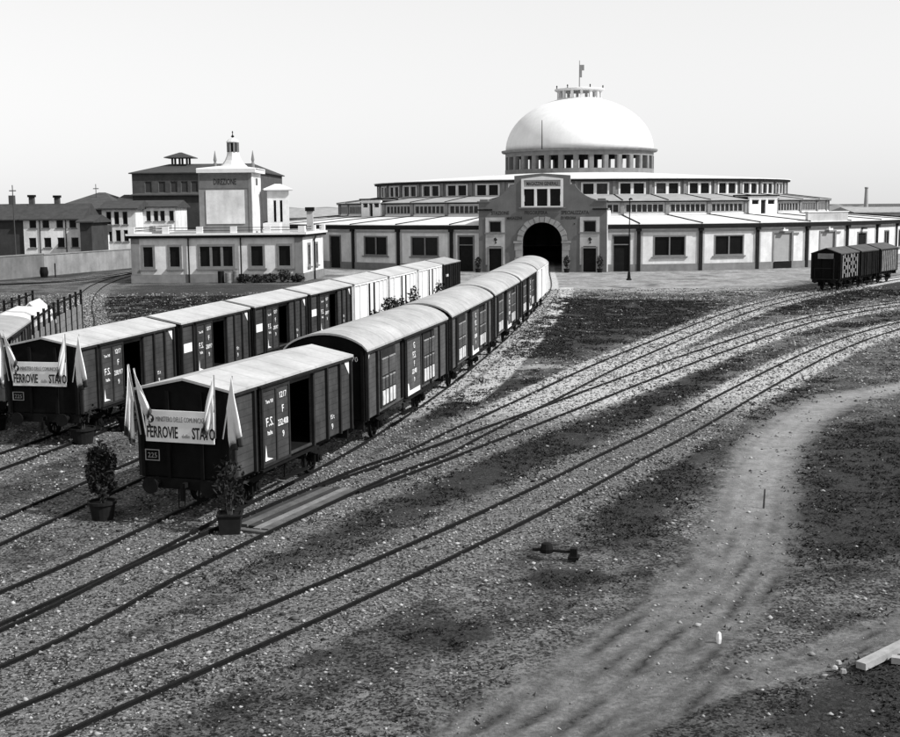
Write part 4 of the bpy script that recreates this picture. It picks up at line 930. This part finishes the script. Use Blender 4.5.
for key, x, z in (('p1',-5.3,7.2),('p2',-.8,7.2),('p3',4.1,7.2),('p4',-3.5,6.58),('p5',3.3,6.58)):
    o = P('lettering', T[key]); o.location = Vector(o.location)+Matrix.Rotation(PR, 3, 'Z') @ Vector((x, -.01, z))
for k, (u, v, hh, lab) in enumerate(((482.5,271.5,2.0,'slim dark shrub by the left door of the portal'),(566,272.5,2.2,'dark shrub at the right foot of the portal arch'),(600,271.3,2.2,'slim dark shrub by the right corner of the portal'))):
    x = {0:-8.0, 1:3.2, 2:7.3}[k]; q = Vector((HC_.x+PL[0], HC_.y+PL[1], 0))+Matrix.Rotation(PR, 3, 'Z') @ Vector((x, -1.0, 0))
    potted(lab, (q.x, q.y), hh, .4, n=260, seed=30+k, leafs=.12, group='potted shrubs at the portal')

# ------------------------------------------------------------------ office building with tower
OB = Vector((-26.1, 141.5, 0))
off = thing('office_building', 'single-storey office block with roof terrace and square tower with lantern', 'building', OB)
foot = [(-35.75,141.2),(-16.5,141.7),(-15.3,152.5),(-17,162),(-35.75,162)]
segs = list(zip(foot, foot[1:]+foot[:1]))
WX = [(-34.40,-33.36),(-31.45,-30.35),(-28.07,-24.40),(-22.32,-21.02),(-19.20,-17.93)]
for i, (a, b) in enumerate(segs):
    A, B = Vector(a), Vector(b); d = B-A; ln = d.length; rz = math.atan2(d.y, d.x); lo = (A.x-OB.x, A.y-OB.y, 0)
    holes = []
    if i == 0: holes = [(x0-a[0], x1-a[0], 1.62, 4.05) for x0, x1 in WX]
    if i == 1: holes = [(2.6,3.5,1.62,4.05),(6.6,7.5,1.62,4.05)]
    link('wall', wall_mb(0, ln, 0, 5.2, .4, holes).mesh(m_wall), off, lo, rz)
    link('plinth', MB().box(-.1, ln+.1, -.1, -.003, 0, .95).mesh(m_plinth), off, lo, rz)
    link('fascia', MB().box(-.3, ln+.3, -.35, .1, 5.02, 5.32).mesh(m_fascia), off, lo, rz)
    link('cornice', MB().box(-.45, ln+.45, -.5, .5, 5.325, 5.55).mesh(m_framew), off, lo, rz)
    for h in holes:
        addwin(off, h[0]-.25, h[1]+.25, h[2]-.05, h[3]+.25, -.03, 3 if h[1]-h[0] > 2 else 1, m_frame, m_pane, .25, loc=lo, rz=rz, mull=.28)
    if i == 0:
        for x in (.45, ln-.45): link('corner_pier', MB().box(x-.45, x+.45, -.12, -.004, .95, 5.0).mesh(m_plinth), off, lo, rz)
        for x in (-29.31+35.75, -23.45+35.75): link('down_pipe', MB().bar((x,-.2,0),(x,-.2,5.0),.09,6).mesh(m_pipe), off, lo, rz)
    if i == 1: link('down_pipe', MB().bar((5.1,-.2,0),(5.1,-.2,4.6),.1,6).bar((5.1,-.2,4.6),(5.6,-.35,5.1),.1,6).mesh(m_pipe), off, lo, rz)
    if i < 2 or i == 4:
        npst = 6 if i == 0 else 3
        for k in range(npst): link('parapet_post', MB().box(-.35,.35,-.3,.3,5.55,6.28).mesh(m_framew), off, (lo[0]+d.x*(k+.03)/(npst-.94) , lo[1]+d.y*(k+.03)/(npst-.94)+.1, 0), rz)
        rl = MB(); [rl.bar((0,.1,z),(ln,.1,z),.035,5) for z in (5.85,6.15)]; link('railing', rl.mesh(m_iron), off, lo, rz)
link('terrace', MB().quad(*[(x-OB.x, y-OB.y, 5.3) for x, y in foot]).mesh(m_roofg), off)
# tower
TX0, TX1, TY0, TY1 = -29.07-OB.x, -22.93-OB.x, 147-OB.y, 154-OB.y
tw = link('tower_wall', MB().box(TX0, TX1, TY0, TY1, 5.3, 12.4).mesh(mat('tower_render', .2, .9, .2, 1, streak=.2)), off)
link('tower_panel', MB().box(TX0+.8, TX1-.85, TY0-.08, TY0-.003, 6.5, 10.4).mesh(m_wall), tw)
link('tower_frieze', MB().box(TX0+.1, TX1-.1, TY0-.05, TY0-.003, 10.6, 12.2).mesh(mat('tower_frieze_render', .13, .9, .2, 1, streak=.2)), tw)
link('corner_strip', MB().box(TX1-.35, TX1+.003, TY0-.06, TY0-.004, 5.3, 12.38).mesh(m_plinth), tw)
link('sun_painted_face', MB().box(TX1+.003, TX1+.06, TY0, TY1, 5.3, 12.38).mesh(m_wall), tw)  # paler skin than the tower walls, sunlight on this side painted in
link('side_window', MB().box(TX1+.061, TX1+.09, TY0+3, TY0+4.4, 11.0, 11.8).mesh(m_pane), tw)
link('lettering', T['tw2'], tw, ((TX0+TX1)/2, TY0-.06, 11.05))
link('tower_cornice', MB().box(TX0-.15, TX1+.55, TY0-.4, TY1+.5, 12.405, 12.85).mesh(m_framew), tw)
cx, cy = (TX0+TX1)/2+1.05, (TY0+TY1)/2
rf = link('tower_roof', MB().lathe([(5.0,12.855),(4.9,12.95),(2.4,13.2),(1.9,13.26)], 4, ((TX0+TX1)/2+.2, cy, 0), R(45)).mesh(m_roofw), tw)
LX = at(233, 150, cy+OB.y).x-OB.x
rf2 = link('tower_lantern', MB().lathe([(1.7,13.2),(1.35,13.5),(1.0,13.95),(.78,14.45),(.7,14.9)], 8, (LX, cy, 0)).lathe([(.72,16.0),(.8,16.1),(.5,16.4),(.1,16.6)], 8, (LX, cy, 0)).mesh(m_roofw), tw)
for k in range(8): link('lantern_column', MB().box(-.1,.1,-.1,.1,14.9,16.0).mesh(m_pier), rf2) .location = (LX+.62*math.cos(k*.785+.39), cy+.62*math.sin(k*.785+.39), 0)
link('lantern_core', MB().lathe([(.4,14.9),(.4,16.0)], 8, (LX, cy, 0)).mesh(m_pane), rf2)
link('spire', MB().lathe([(.06,16.6),(.22,16.75),(.06,16.9),(.04,17.15),(.1,17.2),(.02,17.4)], 8, (LX, cy, 0)).mesh(m_iron), rf2)
for u in (214.7, 252.5):
    x = at(u, 150, cy+OB.y).x-OB.x; link('finial', MB().lathe([(.2,12.955),(.2,13.6),(.12,13.7),(.2,14.0),(.05,14.9),(.02,15.1)], 8, (x, cy, 0)).mesh(m_pier), tw)
wg = link('stair_wing', wall_mb(0, 2.6, 5.3, 10.4, .3, [(.75,1.05,6.6,9.2),(1.5,1.8,6.6,9.2)]).mesh(m_wall), off, (-21.9-OB.x, 152.4-OB.y, 0), R(8))
link('wing_side', MB().box(2.3,2.6,.3,5,5.3,10.4).mesh(m_wall), wg)
[link('pane', MB().box(x,x+.3,.2,.24,6.6,9.2).mesh(m_pane), wg) for x in (.75, 1.5)]
link('wing_roof', MB().box(-.4,3.1,-.5,5.3,10.41,10.55).mesh(m_framew), wg); link('wing_hip', MB().lathe([(2.6,10.555),(.5,11.2)], 4, (1.3,2.3,0), R(45)).mesh(m_roofw), wg)
ch = link('chimney', MB().box(-.35,.35,-.35,.35,5.3,7.9).mesh(m_wall2), off, (at(310,220,147).x-OB.x, 147-OB.y, 0)); link('chimney_cap', MB().box(-.5,.5,-.5,.5,7.9,8.35).mesh(m_iron), ch)
link('roof_box', MB().box(-1.0,1.0,-.8,.8,5.3,6.5).mesh(m_white), off, (at(273,225,150).x-OB.x, 149.5-OB.y, 0))

# clutter along its foot
def bush(label, x, y, w_, h, n, seed, name='bush'):
    t = thing(name, label, 'bush', (x, y, -.02), 0, 'bushes along the office building'); link('foliage', leaves(n, (w_, w_*.7, h/2), .16, seed, m_leaf), t, (0, 0, h/2)); link('stem', MB().bar((0,0,0),(.05,0,h*.6),.05,5).mesh(m_bark), t)
for k, (x, h, lab) in enumerate(((-23.0,1.0,'low dark bush under the arched office window, leftmost'),(-21.6,.9,'low dark bush under the arched office window, right of it'),(-20.1,1.0,'low dark bush between the two right office windows'),(-18.6,1.5,'round taller bush under the rightmost office window'),(-17.1,.9,'low dark bush at the right corner of the office'))):
    bush(lab, x, 140.0+.2*k, .8, h, 260, 50+k)
for k, (x, y, r, h, m, lab) in enumerate(((-25.6, 140.4, .36, 1.35, m_iron, 'dark upright drum by the office wall, leftmost of three'), (-24.75, 140.2, .34, 1.15, m_greycrate, 'grey upright drum by the office wall, between two others'), (-23.95, 140.5, .38, 1.4, m_greycrate, 'tall grey drum by the office wall, next to the bushes'))):
    tag(link('drum', MB().lathe([(r*.92,0),(r,.06),(r*.97,h*.33),(r*1.03,h*.35),(r*.97,h*.37),(r*.97,h*.65),(r*1.03,h*.67),(r*.97,h*.69),(r,h-.05),(r*.92,h)], 14).mesh(m), None, (x, y, -.02)), lab, 'drum', 'drums by the office wall')

# ------------------------------------------------------------------ boundary wall and houses on the left
bw = thing('boundary_wall', 'long weathered rendered boundary wall at the left behind the yard', 'wall', (-53.9, 150, 0))
wp = [(-75,100),(-60.6,129),(-57.4,139),(-53.9,150.0),(-51.2,158.5),(-45.2,177.3),(-41,192)]
for i, (a, b) in enumerate(zip(wp[:-1], wp[1:])):
    A, B = Vector(a), Vector(b); d = B-A; rz = math.atan2(d.y, d.x)
    o = link('wall_section', MB().box(0, d.length-.02, 0, .35, -.2, 2.62+(.12 if i == 3 else 0)).mesh(m_bwall if i != 3 else mat('darker_wall_render', .13, .95, .3, .4, streak=.3)), bw, (A.x+53.9, A.y-150, 0), rz)
    link('coping', MB().box(-.03, d.length, -.08, .43, 2.62+(.12 if i == 3 else 0)+.003, 2.74+(.12 if i == 3 else 0)).mesh(m_bwall), o)
tag(link('barrel', MB().lathe([(.42,0),(.52,.5),(.52,.7),(.42,1.25)], 14).mesh(m_iron), None, (-50.3, 155.5, 0)), 'black barrel standing at the foot of the boundary wall', 'barrel')
tag(link('post', MB().bar((0,0,-.1),(0,0,1.7),.09,6).mesh(m_iron), None, (-49.0, 155.8, 0)), 'short dark post beside the barrel at the boundary wall', 'post')
def house(name, label, u0, u1, Y, vbase_z, eave_z, ridge_z, depth, wallm, roofm, wins, hip=0., rz=0., over=.5, ridge_at=.5, pm=None):
    """house with front facade at distance Y between image columns u0 and u1; wins: (u, z0, z1, width)"""
    x0, x1 = at(u0, 230, Y).x, at(u1, 230, Y).x; cx = (x0+x1)/2; hw = (x1-x0)/2
    t = thing(name, label, 'building', (cx, Y, 0))
    holes = [((at(u, 230, Y).x-cx)-w_/2, (at(u, 230, Y).x-cx)+w_/2, z0, z1) for u, z0, z1, w_ in wins]
    link('wall', wall_mb(-hw, hw, vbase_z, eave_z, .35, holes).mesh(wallm), t)
    link('side_wall', MB().box(-hw, -hw+.35, .352, depth, vbase_z, eave_z).box(hw-.35, hw, .352, depth, vbase_z, eave_z).box(-hw+.35, hw-.35, depth-.35, depth, vbase_z, eave_z).mesh(wallm), t)
    yr = depth*ridge_at; h = hip*hw
    v = [(-hw-over,-over,eave_z),(hw+over,-over,eave_z),(hw+over,depth+over,eave_z),(-hw-over,depth+over,eave_z),(-hw-over+h,yr,ridge_z),(hw+over-h,yr,ridge_z)]
    mb = MB(); mb.v = [(a, b, c+.02) for a, b, c in v]+[(a, b, c-.16) for a, b, c in v[:4]]
    mb.f = [(0,1,5,4),(2,3,4,5),(1,2,5),(3,0,4),(6,7,1,0),(7,8,2,1),(8,9,3,2),(9,6,0,3),(9,8,7,6)]
    rf = link('roof', mb.mesh(roofm), t)
    for h_ in holes:
        o = link('window', frame_mb(*h_, .08, .12, .2).mesh(m_frame), t); link('pane', MB().box(h_[0]+.08, h_[1]-.08, .16, .18, h_[2]+.08, h_[3]-.08).mesh(pm or m_pane), o); link('sill', MB().box(h_[0]-.15, h_[1]+.15, -.12, -.003, h_[2]-.14, h_[2]).mesh(m_frame), o)
    return t, rf, cx
def zz(v, Y, u=60): return at(u, v, Y).z
Y = 190
hA, rA, cA = house('row_house', 'white two-storey house with two rows of four dark windows at left', 23.5, 81, Y, -.2, zz(219, Y), zz(207.5, Y)+.6, 9, m_plaster, m_tile, [(u, zz(228,Y), zz(219.7,Y), 1.05) for u in (33,46,60,73)]+[(u, zz(247.5,Y), zz(237.5,Y), 1.1) for u in (32,47,60.5,74.5)])
for u in (40, 66): link('down_pipe', MB().bar((at(u,230,Y).x-cA,-.1,0),(at(u,230,Y).x-cA,-.1,zz(219.5,Y)),.07,5).mesh(m_pipe), hA)
for u, hh in ((21.5, 1.7), (47.5, 1.6)): c_ = link('chimney', MB().box(-.36,.36,4.3,5.1,zz(208,Y),zz(208,Y)+hh).mesh(m_brick), rA, (at(u, 200, Y).x-cA, 0, 0)); link('chimney_cap', MB().box(-.5,.5,4.15,5.25,zz(208,Y)+hh,zz(208,Y)+hh+.35).mesh(m_iron), c_)
hB, rB, cB = house('row_house', 'dark rendered house cut by the left edge, beside the white two-storey one', -70, 23.2, Y+.3, -.2, zz(219, Y), zz(207.5, Y)+.6, 9, m_brick2, m_tile, [])  # walls much darker than the neighbouring house
c_ = link('chimney', MB().box(-.4,.4,4.3,5.1,zz(208,Y),zz(208,Y)+2).mesh(m_brick), rB, (at(0.5, 200, Y).x-cB, 0, 0))
Y = 222
house('barn', 'large dark barn roof rising behind the left houses', 52, 118, Y, 0, zz(209, Y), zz(192, Y), 24, m_brick2, m_tile2, [], hip=.98)
house('barn', 'dark tiled roof of the barn adjoining the brick hall', 108, 150, Y+6, 0, zz(207, Y), zz(194.5, Y), 14, m_brick2, m_tile, [], hip=.5)
Y = 200
house('row_house', 'tall white house with narrow shuttered windows left of the office building', 102.5, 136, Y, -.2, zz(208.8, Y), zz(201, Y), 9, m_plaster, m_tile, [(u, zz(225,Y), zz(212,Y), .8) for u in (109.2,117,125.5)]+[(u, zz(242,Y), zz(230.5,Y), .8) for u in (109.5,118,126)])
house('annex', 'low white annex with one window beside the tall white house', 89, 102, Y-4, -.2, zz(231.5, Y-4), zz(226, Y-4), 6, m_plaster, m_tile, [(95, zz(244,Y-4), zz(234,Y-4), .8)])
house('shed', 'dark lean-to shed between the two white houses', 80.0, 91.5, Y-12, -.2, zz(221, Y), zz(215, Y), 9, m_brick2, m_tile, [])
Y = 205
house('row_house', 'white house with narrow windows just above the office terrace', 141, 176, Y, -.2, zz(207.5, Y), zz(201, Y), 9, m_plaster, m_tile, [(u, zz(222,Y), zz(211.5,Y), .75) for u in (149,156.5,163,172)])
for u, vt, Yp, lab in ((13.8, 185, 186, 'thin pole rising above the dark house at the left edge'), (97, 184, 230, 'thin pole above the barn roofs')):
    q = at(u, 215, Yp); tag(link('pole', MB().bar((0,0,0),(0,0,at(u, vt, Yp).z),.11,6,.07).box(-.5,.5,-.05,.05,at(u,vt,Yp).z-.9,at(u,vt,Yp).z-.75).mesh(m_bark), None, (q.x, Yp, 0)), lab, 'pole')
Y = 232
hh, rf, cxh = house('brick_hall', 'tall dark brick hall with low roof behind the tower', 134, 262, Y, 0, zz(172.5, Y, 180), zz(161, Y, 200), 30, m_brick, m_tile, [(u, zz(192.5,Y,180), zz(181,Y,180), 1.3) for u in (150,163.5,175.5,186,196)], hip=.35, pm=m_brick2)
q = at(181, 160, Y+13).x-cxh; z0 = zz(166, Y+13, 181)
mo = link('roof_turret', MB().box(q-1.6,q+1.6,11.5,14.5,z0-1.5,z0).mesh(m_brick), rf)
for x in (q-1.4, q, q+1.4):
    for y in (11.7, 14.3): link('turret_post', MB().box(x-.18,x+.18,y-.15,y+.15,z0,z0+1.5).mesh(m_brick), mo)
link('turret_roof', MB().lathe([(3.9,z0+1.5),(3.8,z0+1.65),(.3,z0+2.6)], 4, (q,13,0), R(45)).mesh(m_tile), mo)
house('brick_hall', 'lower dark brick wing in front of the tall hall', 134, 205, Y-6, 0, zz(195, Y, 170), zz(193, Y, 170), 5.5, m_brick2, m_tile, [], hip=.1)
Y = 240
house('long_hall', 'long low hall with grey hipped roof right of the tower', 276, 345, Y, 0, zz(217.5, Y, 300), zz(208.5, Y, 300), 16, m_wall2, m_roofg, [], hip=.3)
# far right
hm_ = MB(); nseg = 40
for i in range(nseg+1):
    u = i/nseg; x = 184+u*52; h = 6.6*math.sin(math.pi*u)**.6+.5*math.sin(u*19)+.3*math.sin(u*47); hm_.v += [(x, 640, 0), (x, 640+30, max(.2, h)), (x, 760, 0)]
for i in range(nseg): a = i*3; hm_.f += [(a, a+3, a+4, a+1), (a+1, a+4, a+5, a+2)]
hl_o = link('hill', hm_.mesh(m_hill, True), kind='structure')
hm2 = MB()
for i in range(nseg+1):
    u = i/nseg; x = -150+u*130; h = 3.0+5.0*math.sin(math.pi*u)**.7+.5*math.sin(u*31); hm2.v += [(x, 640, 0), (x, 680, max(.2, h)), (x, 760, 0)]
for i in range(nseg): a = i*3; hm2.f += [(a, a+3, a+4, a+1), (a+1, a+4, a+5, a+2)]
link('hill', hm2.mesh(m_hill, True), kind='structure')
q = at(866, 205, 620); tag(link('chimney_stack', MB().lathe([(1.3,0),(.75,at(866,187,620).z-.8),(.95,at(866,187,620).z-.6),(.95,at(866,187,620).z)], 14).mesh(m_far), None, (q.x, 620, 0)), 'distant factory chimney rising at the far right', 'chimney')
house('long_hall', 'low far shed with pale roof at the right edge', 855, 960, 300, 0, zz(212, 300, 890), zz(207, 300, 890), 20, m_wall2, m_roofg, [])

# ------------------------------------------------------------------ yard wagons at the far left
def stakewagon(label, s):
    L, hw = 9.0, 1.35; t = thing('stake_wagon', label, 'wagon', group='yard wagons at the far left')
    link('floor', MB().box(-L/2, L/2, -hw, hw, 1.17, 1.3).mesh(m_greycrate), t)
    sm_ = MB().box(-.06,.06,-.06,.06,1.1,3.7).mesh(m_iron)
    for i in range(5):
        for sd_ in (-1, 1): link('stake', sm_, t, (-L/2+.5+i*2, sd_*(hw+.02), 0))
    link('top_bar', MB().box(-L/2+.4, L/2-.4, -hw-.05, -hw+.03, 3.45, 3.53).mesh(m_iron), t); link('top_bar', MB().box(-L/2+.4, L/2-.4, hw-.03, hw+.05, 3.45, 3.53).mesh(m_iron), t)
    for z in (1.5, 1.88, 2.26, 2.64):
        for sd_ in (-1, 1): link('side_board', MB().box(-L/2, L/2, sd_*hw-.03, sd_*hw+.03, z-.18, z+.18).mesh(m_greycrate), t)
    running_gear(t, L, 4.8); place(t, 'F', s, 2.4); return t
def yard(o, s): place(o, 'F', s, 2.0)
yv = boxvan('freight_wagon', 'grey boxcar with pale roof cut by the left edge, behind the rear train', 'yard wagons at the far left', L=7.5, body=m_greycrate, endm=m_greycrate, roofm=m_roofg, arch=True, ridge=3.9, opening=(-.8,1.0), marks=False); yard(yv, s_at_y('F', 50.5))
sw_ = stakewagon('open stake wagon with tall iron posts behind the rear train', s_at_y('F', 59.6))
for k, (dx, lab) in enumerate(((-2.6, 'grey covered crate with white tarpaulin top on the stake wagon, nearer one'), (1.2, 'grey covered crate with white tarpaulin top on the stake wagon, farther one'))):
    t = thing('covered_crate', lab, 'crate', (0,0,0)); Mw = Matrix.Translation(sw_.location) @ Matrix.Rotation(sw_.rotation_euler.z, 4, 'Z'); t.location = Mw @ Vector((dx+.6, 0, 1.3)); t.rotation_euler = sw_.rotation_euler
    link('crate', MB().box(-1.5,1.5,-1.15,1.15,0,1.9).mesh(m_greycrate), t); link('tarpaulin', MB().xprism([(-1.2,1.7),(-1.2,1.92),(-.5,2.25),(.3,2.3),(1.2,1.92),(1.2,1.7)], -1.55, 1.55).mesh(m_tarp), t)
t2 = stakewagon('second stake wagon of the yard row, with the pointed pale cover', s_at_y('F', 69.6)); Mw = Matrix.Translation(t2.location) @ Matrix.Rotation(t2.rotation_euler.z, 4, 'Z')
t = thing('covered_load', 'pale pointed cover standing on the second stake wagon', 'cover', Mw @ Vector((-2.4, .1, 1.3)), t2.rotation_euler.z)
link('cover', MB().xprism([(-.75,0),(.75,0),(.75,1.0),(.55,1.6),(.0,2.15),(-.55,1.6),(-.75,1.0)], -1.6, 1.4).mesh(m_wall2), t); link('cover_edge', MB().xprism([(.78,.0),(.84,.0),(.84,1.02),(.62,1.66),(.0,2.27),(-.62,1.66),(-.84,1.02),(-.84,0),(-.78,0),(-.78,1.0),(-.57,1.62),(0,2.18),(.57,1.62),(.78,1.0)], -1.62, 1.42).mesh(m_tarp), t)
for k, (dx, dy, lab) in enumerate(((.6, -.6, 'dark drum standing behind the pointed cover, nearer one'), (2.0, -.5, 'dark drum standing behind the pointed cover, farther one'))):
    tag(link('drum', MB().lathe([(.4,0),(.45,.2),(.45,1.0),(.4,1.2)], 14).mesh(m_iron), None, Mw @ Vector((dx, dy, 1.3))), lab, 'drum', 'drums on the second stake wagon')
